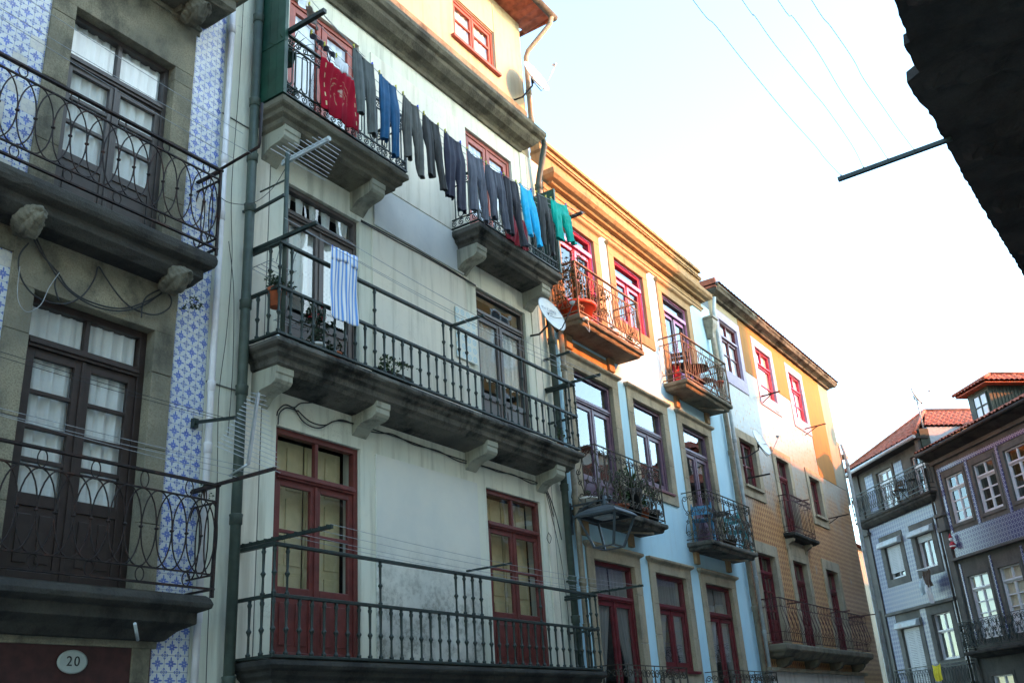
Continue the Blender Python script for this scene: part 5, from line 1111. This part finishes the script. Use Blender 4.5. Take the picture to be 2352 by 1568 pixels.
# ================================================================== STREET LANTERN
L=thing('street_lantern','blue grey four sided street lantern hanging from a wall bracket under the balcony','lantern',(13.95,8.0,4.76))
b=MB(); bar(b,(13.95,8.0,5.14),(13.95,7.18,5.14),.05,.02); b.tube([(13.95,8.0,4.74),(13.95,7.93,4.92),(13.95,7.80,5.04),(13.95,7.62,5.11),(13.95,7.5,5.13)],.018,6); b.box(13.91,13.99,7.96,8.0,4.68,5.2); b.build('bracket','lampgrey',L)
lx,ly=13.95,7.31
def ringq(b,h,z): return [(lx-h,ly-h,z),(lx+h,ly-h,z),(lx+h,ly+h,z),(lx-h,ly+h,z)]
b=MB(); lv=[(.37,4.86),(.37,4.875),(.31,4.93),(.20,4.99),(.09,5.03),(.03,5.04)]
vs=[]; 
for h,z in lv: vs+=ringq(b,h,z)
b.add(vs,[(i*4+j,i*4+(j+1)%4,(i+1)*4+(j+1)%4,(i+1)*4+j) for i in range(len(lv)-1) for j in range(4)]+[(20,21,22,23)],False)
b.lathe([(5.03,.05),(5.10,.05),(5.11,.035),(5.2,.03)],(lx,ly,0),10); b.build('hood','lampgrey',L,solid=.012)
b=MB(); T=ringq(b,.335,4.86); Bq=ringq(b,.175,4.37)
for i in range(4): bar(b,T[i],Bq[i],.038,.022); bar(b,Bq[i],Bq[(i+1)%4],.025,.022); bar(b,T[i],T[(i+1)%4],.04,.03)
b.build('cage','lampgrey',L)
part('reflector','greypipe',L,lambda b:b.box(lx-.15,lx+.15,ly-.15,ly+.15,4.84,4.865))
# ================================================================== PLANTS AND BALCONY THINGS
def pot(b,c,r,h): b.lathe([(0,r*.68),(h*.8,r*.94),(h*.8,r*1.06),(h,r*1.08),(h,r*.9),(h*.85,r*.88)],c,14)
def leafy(b,c,rx,ry,rz,n,size,seed,droop=0):
    rr=random.Random(seed); c=Vector(c)
    cl_=[Vector((rr.gauss(0,.45),rr.gauss(0,.45),rr.uniform(-1,1))) for _ in range(max(5,n//45))]
    for i in range(n):
        k=rr.choice(cl_); d=Vector((k.x+rr.gauss(0,.2),k.y+rr.gauss(0,.2),k.z*.85+rr.gauss(0,.16)))
        q=c+Vector((d.x*rx,d.y*ry,d.z*rz)); s_=size*rr.uniform(.6,1.3); a=Vector((rr.gauss(0,1),rr.gauss(0,1),rr.gauss(0,.6)-droop)).normalized(); e=a.cross(Vector((rr.gauss(0,1),rr.gauss(0,1),rr.gauss(0,1)))).normalized()
        b.add([q,q+a*s_*.5+e*s_*.28,q+a*s_,q+a*s_*.5-e*s_*.28],[(0,1,2,3)],False)
    return cl_
def plant(label,c,pr,phh,potm,rx,ry,rz,n,size,leafm,seed,flower=None,stems=6,name='potted_plant',lift=None,group=None):
    t=thing(name,label,'plant',c,group); x,yy,z=c
    if pr: part('pot',potm,t,lambda b:pot(b,c,pr,phh))
    cc=(x,yy,z+phh+rz*(.85 if lift is None else lift)); b=MB(); kl=leafy(b,cc,rx,ry,rz,n,size,seed); b.build('foliage',leafm,t)
    b=MB()
    for k in kl[:stems]:
        b.tube([(x,yy,z+phh*.7),((x+cc[0]+k.x*rx)/2,yy+k.y*ry*.3,(z+phh+cc[2]+k.z*rz)/2+.02),(cc[0]+k.x*rx,yy+k.y*ry,cc[2]+k.z*rz*.85)],.005+rz*.006,5)
    b.build('stems','bark',t)
    if flower: b=MB(); leafy(b,(x,yy,z+phh+rz*1.4),rx*.9,ry,rz*.5,flower,size*.8,seed+1); b.build('flowers','redflower',t)
    return t
plant('dark leafed shrub in a terracotta pot hung inside the middle railing corner',(7.02,7.60,6.30),.11,.22,'terra',.24,.14,.15,260,.05,'leafdark',1)
plant('tall dark plant with red flowers in a white pot on the middle balcony',(7.72,7.66,5.90),.11,.17,'whitepot',.16,.10,.33,520,.055,'leafdark',2,flower=60)
plant('low dark plant in a small terracotta pot behind the middle railing',(7.98,7.62,5.90),.09,.13,'terra',.13,.1,.10,150,.045,'leafdark',3)
plant('small dark plant on the middle balcony floor between the flower pot and corner',(7.5,7.66,5.90),.08,.08,'blackpot',.12,.1,.09,110,.04,'leafdark',31)
t=thing('planter_box','black trough planter with light green leaves on the middle balcony','planter',(9.0,7.60,5.90)); part('box','blackpot',t,lambda b:b.loft(8.72,9.36,7.53,7.68,[(.03,5.905),(0,6.05)]),bevel=.004); b=MB(); leafy(b,(9.03,7.6,6.13),.30,.09,.13,420,.045,5); b.build('foliage','leaf',t)
b=MB(); b.lathe([(0,.05),(.05,.10),(.07,.105),(.06,.09),(.01,.045)],(7.12,7.62,5.90),16); b.build('bowl','steel',None,base=(7.12,7.62,5.9),label='shiny metal bowl on the left corner of the middle balcony',cat='bowl')
plant('little plant in a terracotta pot at the right end of the middle balcony',(13.2,7.62,5.90),.07,.10,'terra',.10,.08,.14,90,.035,'leaf',6)
# wire rack inside the middle railing corner
b=MB()
for k in range(5): b.tube([(6.94,7.95-.08*k,6.88),(7.3,7.95-.08*k,6.86)],.004,4)
b.tube([(6.94,7.95,6.88),(6.94,7.58,6.88)],.005,4); b.tube([(7.3,7.95,6.86),(7.3,7.58,6.86)],.005,4)
for x in (7.0,7.24): b.tube([(x,7.50,7.10),(x,7.56,7.0),(x,7.6,6.87)],.005,4)
b.build('drying_rack','wire',None,base=(6.94,7.95,6.88),label='small wire drying rack hooked inside the middle railing corner',cat='drying rack')
b=MB()
for k in range(4): b.tube([(7.1,7.52+.06*k,6.2),(7.55,7.52+.06*k,6.2)],.004,4)
for x in (7.1,7.55): b.tube([(x,7.5,6.5),(x,7.49,6.35),(x,7.54,6.2),(x,7.72,6.2)],.005,4)
b.build('drying_rack','wire',None,base=(7.1,7.52,6.2),label='second wire rack hooked low on the middle railing near the flower pots',cat='drying rack')
b=MB(); b.box(10.95,11.48,7.955,7.965,6.95,7.78); b.build('tile_poster','decal',None,base=(11.2,7.96,6.95),label='pale patterned panel leaning on the wall beside the right brown door',cat='panel',bevel=.002)
# top balcony left: spiky plant in hanging pot
def spiky(label,c,pr,phh,potm,n,L,leafm,seed,wd=.02,name='potted_plant'):
    rr=random.Random(seed); t=thing(name,label,'plant',c); x,yy,z=c
    if pr: part('pot',potm,t,lambda b:pot(b,c,pr,phh))
    b=MB()
    for i in range(n):
        a=rr.uniform(0,2*PI); el=rr.uniform(.35,1.45); l=L*rr.uniform(.7,1.15); q=Vector((x,yy,z+phh)); pts=[]; dr=Vector((math.cos(a)*math.cos(el),math.sin(a)*math.cos(el),math.sin(el))); sd=Vector((-math.sin(a),math.cos(a),0))
        prev=None
        for k in range(6):
            t_=k/5; w_=wd*(1-t_)**.6; p_=q+dr*l*t_-Vector((0,0,.45*l*t_*t_*(1.2-el/1.6)))
            pts.append((p_-sd*w_,p_+sd*w_))
        vs=[v for pr_ in pts for v in pr_]; b.add(vs,[(2*k,2*k+1,2*k+3,2*k+2) for k in range(5)],True)
    b.build('foliage',leafm,t); return t
spiky('spider plant in a dark green pot hanging inside the left top railing',(7.10,7.62,9.72),.10,.16,'greenboard',26,.42,'leaf',9,.012)
plant('row of dark pots and thin plants on the floor of the left top balcony',(7.25,7.65,9.10),.10,.12,'blackpot',.22,.12,.16,140,.04,'leafdark',10)
# blue house, top left balcony
bp=plant('large sprawling shrub in an orange red bowl on the sunlit balcony',(14.35,7.70,8.54),.34,.30,'redpot',.50,.24,.62,1500,.055,'leafdark',12,stems=12,lift=.8)
b=MB(); leafy(b,(14.95,7.62,9.12),.38,.16,.28,620,.05,13); leafy(b,(14.1,7.58,9.25),.22,.12,.28,260,.05,14); b.build('foliage','leafrust',bp)
plant('small green plant in a clay pot at the right end of the sunlit balcony',(16.22,7.62,8.54),.10,.12,'terra',.13,.09,.13,160,.045,'leaf',15)
plant('clay pot with a trailing plant on the sunlit balcony floor, nearer the middle',(15.6,7.66,8.54),.13,.14,'terra',.14,.09,.09,120,.045,'leafrust',16)
b=MB(); b.tube([(14.05,7.42,8.42),(14.12,7.40,8.45),(14.2,7.42,8.44)],.03,8); b.tube([(14.18,7.42,8.44),(14.24,7.42,8.3),(14.18,7.40,8.2),(14.0,7.38,8.25)],.008,5); b.build('cable_clamp','dish',None,base=(14.1,7.42,8.42),label='small white fitting with a wire loop at the sunlit balcony corner',cat='fitting')
# mid left scroll balcony plants
spiky('palm like plant with long spiky leaves on the left scrollwork balcony',(15.75,7.68,5.12),.17,.55,'blackpot',46,.62,'leaf',17,.022)
plant('leafy plant in a terracotta pot behind the left scrollwork railing',(15.95,7.62,5.12),.14,.22,'terra',.26,.12,.28,380,.055,'leaf',18)
spiky('small dark pot with upright leaves on the left scrollwork balcony',(14.45,7.62,5.12),.16,.20,'blackpot',14,.26,'leaf',19,.02)
plant('black pot with a light leafed plant at the right of the left scrollwork balcony',(16.35,7.62,5.12),.15,.24,'blackpot',.18,.10,.26,240,.05,'leaf',20)
plant('round white pot with thin green shoots in the left scrollwork balcony corner',(14.22,7.75,5.12),.15,.17,'whitepot',.1,.08,.08,40,.04,'leaf',21)
plant('tall bushy plant hanging over the middle of the left scrollwork balcony',(15.25,7.66,5.12),.13,.2,'terra',.24,.10,.36,420,.06,'leaf',22)
# folding chairs and tables
def fchair(label,x,yy,z,rot,mat,seatz=.45,back=.85,slat=True,name='folding_chair',w_=.40):
    t=thing(name,label,'chair',(x,yy,z)); c,s=math.cos(rot),math.sin(rot)
    def P(a,b_,h): return (x+a*c-b_*s,yy+a*s+b_*c,z+h)
    for k,sg in enumerate((-1,1)):
        b=MB(); bar(b,P(sg*w_/2,-.20,0),P(sg*w_/2,.17,back),.022,.022); b.build('leg',mat,t)
        b=MB(); bar(b,P(sg*w_*.42,.22,0),P(sg*w_*.42,-.18,seatz),.022,.022); b.build('leg',mat,t)
    b=MB()
    for i in range(6): q=-.18+.066*i; a0=P(-w_/2+.01,q,seatz); b.add([P(-w_/2+.01,q,seatz),P(w_/2-.01,q,seatz),P(w_/2-.01,q+.052,seatz),P(-w_/2+.01,q+.052,seatz),P(-w_/2+.01,q,seatz+.015),P(w_/2-.01,q,seatz+.015),P(w_/2-.01,q+.052,seatz+.015),P(-w_/2+.01,q+.052,seatz+.015)],[(0,3,2,1),(4,5,6,7),(0,1,5,4),(1,2,6,5),(2,3,7,6),(3,0,4,7)],False)
    b.build('seat',mat,t)
    b=MB()
    for h in (back-.20,back-.10): bar(b,P(-w_/2,.15,h),P(w_/2,.15,h),.012,.085)
    b.build('backrest',mat,t); return t
fchair('blue folding chair at the left end of the right scrollwork balcony',18.98,7.72,5.12,-1.2,'bluechair')
fchair('aqua folding chair at the right end of the right scrollwork balcony',20.85,7.72,5.12,1.3,'aqua')
def table(label,x,yy,z,mat,r=.28,h=.70):
    t=thing('bistro_table',label,'table',(x,yy,z)); part('tabletop',mat,t,lambda b:b.lathe([(h-.02,r),(h,r),(h+.005,r*.97)],(x,yy,z),20))
    for k in range(3):
        a=2*PI*k/3+.4; part('leg',mat,t,lambda b:b.tube([(x+r*.8*math.cos(a),yy+r*.6*math.sin(a),z),(x,yy,z+h*.5),(x+r*.7*math.cos(a+.5),yy+r*.5*math.sin(a+.5),z+h-.02)],.010,5))
table('round black bistro table between the blue and aqua chairs',19.75,7.72,5.12,'blackmetal'); 
plant('pot of dry leafy plants on the floor under the black bistro table',(20.2,7.66,5.12),.15,.2,'bark',.2,.1,.18,200,.05,'leafrust',25)
fchair('black mesh backed chair on the upper right balcony of the blue house',18.95,7.72,8.54,-1.3,'blackmetal',back=.88)
table('dark slatted table on the upper right balcony of the blue house',19.75,7.74,8.54,'bark',.32,.62)
fchair('dark red chair behind the upper right balcony table',20.3,7.74,8.54,1.4,'redplastic')
b=MB(); b.grid(lambda s,t:(18.75+.28*s,7.80+.03*math.sin(s*9),8.98-.38*t),8,8); b.build('cushion','crimson cloth',None,base=(18.8,7.8,8.6),label='crumpled dark red cushion leaning beside the black mesh chair',cat='cushion',solid=.05)
plant('small bright green plant on the railing of the upper right balcony',(20.85,7.6,8.95),.09,.15,'redpot',.14,.1,.24,160,.06,'leaf',26)
plant('weed growing from the wall beside the white pipe near the tiled house',(6.42,7.9,4.05),0,0,'terra',.09,.06,.12,90,.035,'leafdark',27,lift=.3,name='wall_weed',stems=3)
# ================================================================== THINGS ACROSS THE SQUARE
FR[0]=Vector((36.824,9.381,0)); FR[1]=a_+PI
fchair('slatted chair on the iron balcony under the far tiled roof',4.1,-.17,8.03,.2,'bark')
table('small round dark table on the far iron balcony',4.9,-.17,8.03,'blackmetal',.15,.6)
b=MB(); bar(b,(4.6,0,5.80),(4.6,-.42,5.80),.03,.03); bar(b,(4.5,-.42,5.8),(5.5,-.40,5.8),.02,.02); b.build('line_bracket','white',None,base=(4.6,0,5.83),label='clothes drying bracket under the open window of the pale blue house',cat='bracket')
sheet('dark brown garment hanging from the far window bracket','brown grey cloth',4.75,5.75,5.15,5.75,.50,-.40,'garment','garment',wav=.04,narrow=.3,pegm=None,seed=40)
sheet('white sheet hanging in a point from the far window bracket','white cloth',4.62,5.6,5.1,5.68,.85,-.35,'sheet','sheet',wav=.05,narrow=.65,pegm=None,seed=41)
sheet('checked grey cloth left of the far white sheet','palesheet',4.35,5.5,4.65,5.6,.45,-.35,'cloth','cloth',wav=.03,pegm=None,seed=42)
sheet('bright yellow cloth hung on the lowest balcony across the square','yellow',4.15,2.98,4.6,3.0,.46,-.38,'cloth','cloth',wav=.02,pegm=None,seed=43)
t=thing('hanging_ornament','small red and white stuffed figure hanging on the blue tile band','ornament',(6.2,-.02,6.1)); b=MB(); b.lathe([(0,.03),(.05,.09),(.13,.10),(.2,.06),(.23,.04)],(6.22,-.12,6.14),10); b.build('body','redflower',t); part('head','whitepot',t,lambda b:b.lathe([(0,.02),(.03,.06),(.08,.065),(.13,.03)],(6.2,-.12,6.38),10)); part('cap','redflower',t,lambda b:b.lathe([(0,.065),(.05,.05),(.14,.01)],(6.19,-.12,6.48),10)); part('belt','whitepot',t,lambda b:b.lathe([(0,.098),(.03,.102),(.05,.095)],(6.22,-.12,6.2),10))
FR[0]=Vector((0,0,0)); FR[1]=0
b=MB(); leafy(b,(6.05,7.75,6.05),.12,.06,.09,120,.035,29); b.build('wall_weed','leafdark',None,base=(6.05,7.75,6.0),label='dark weed hanging under the right end of the upper tiled house balcony',cat='plant')
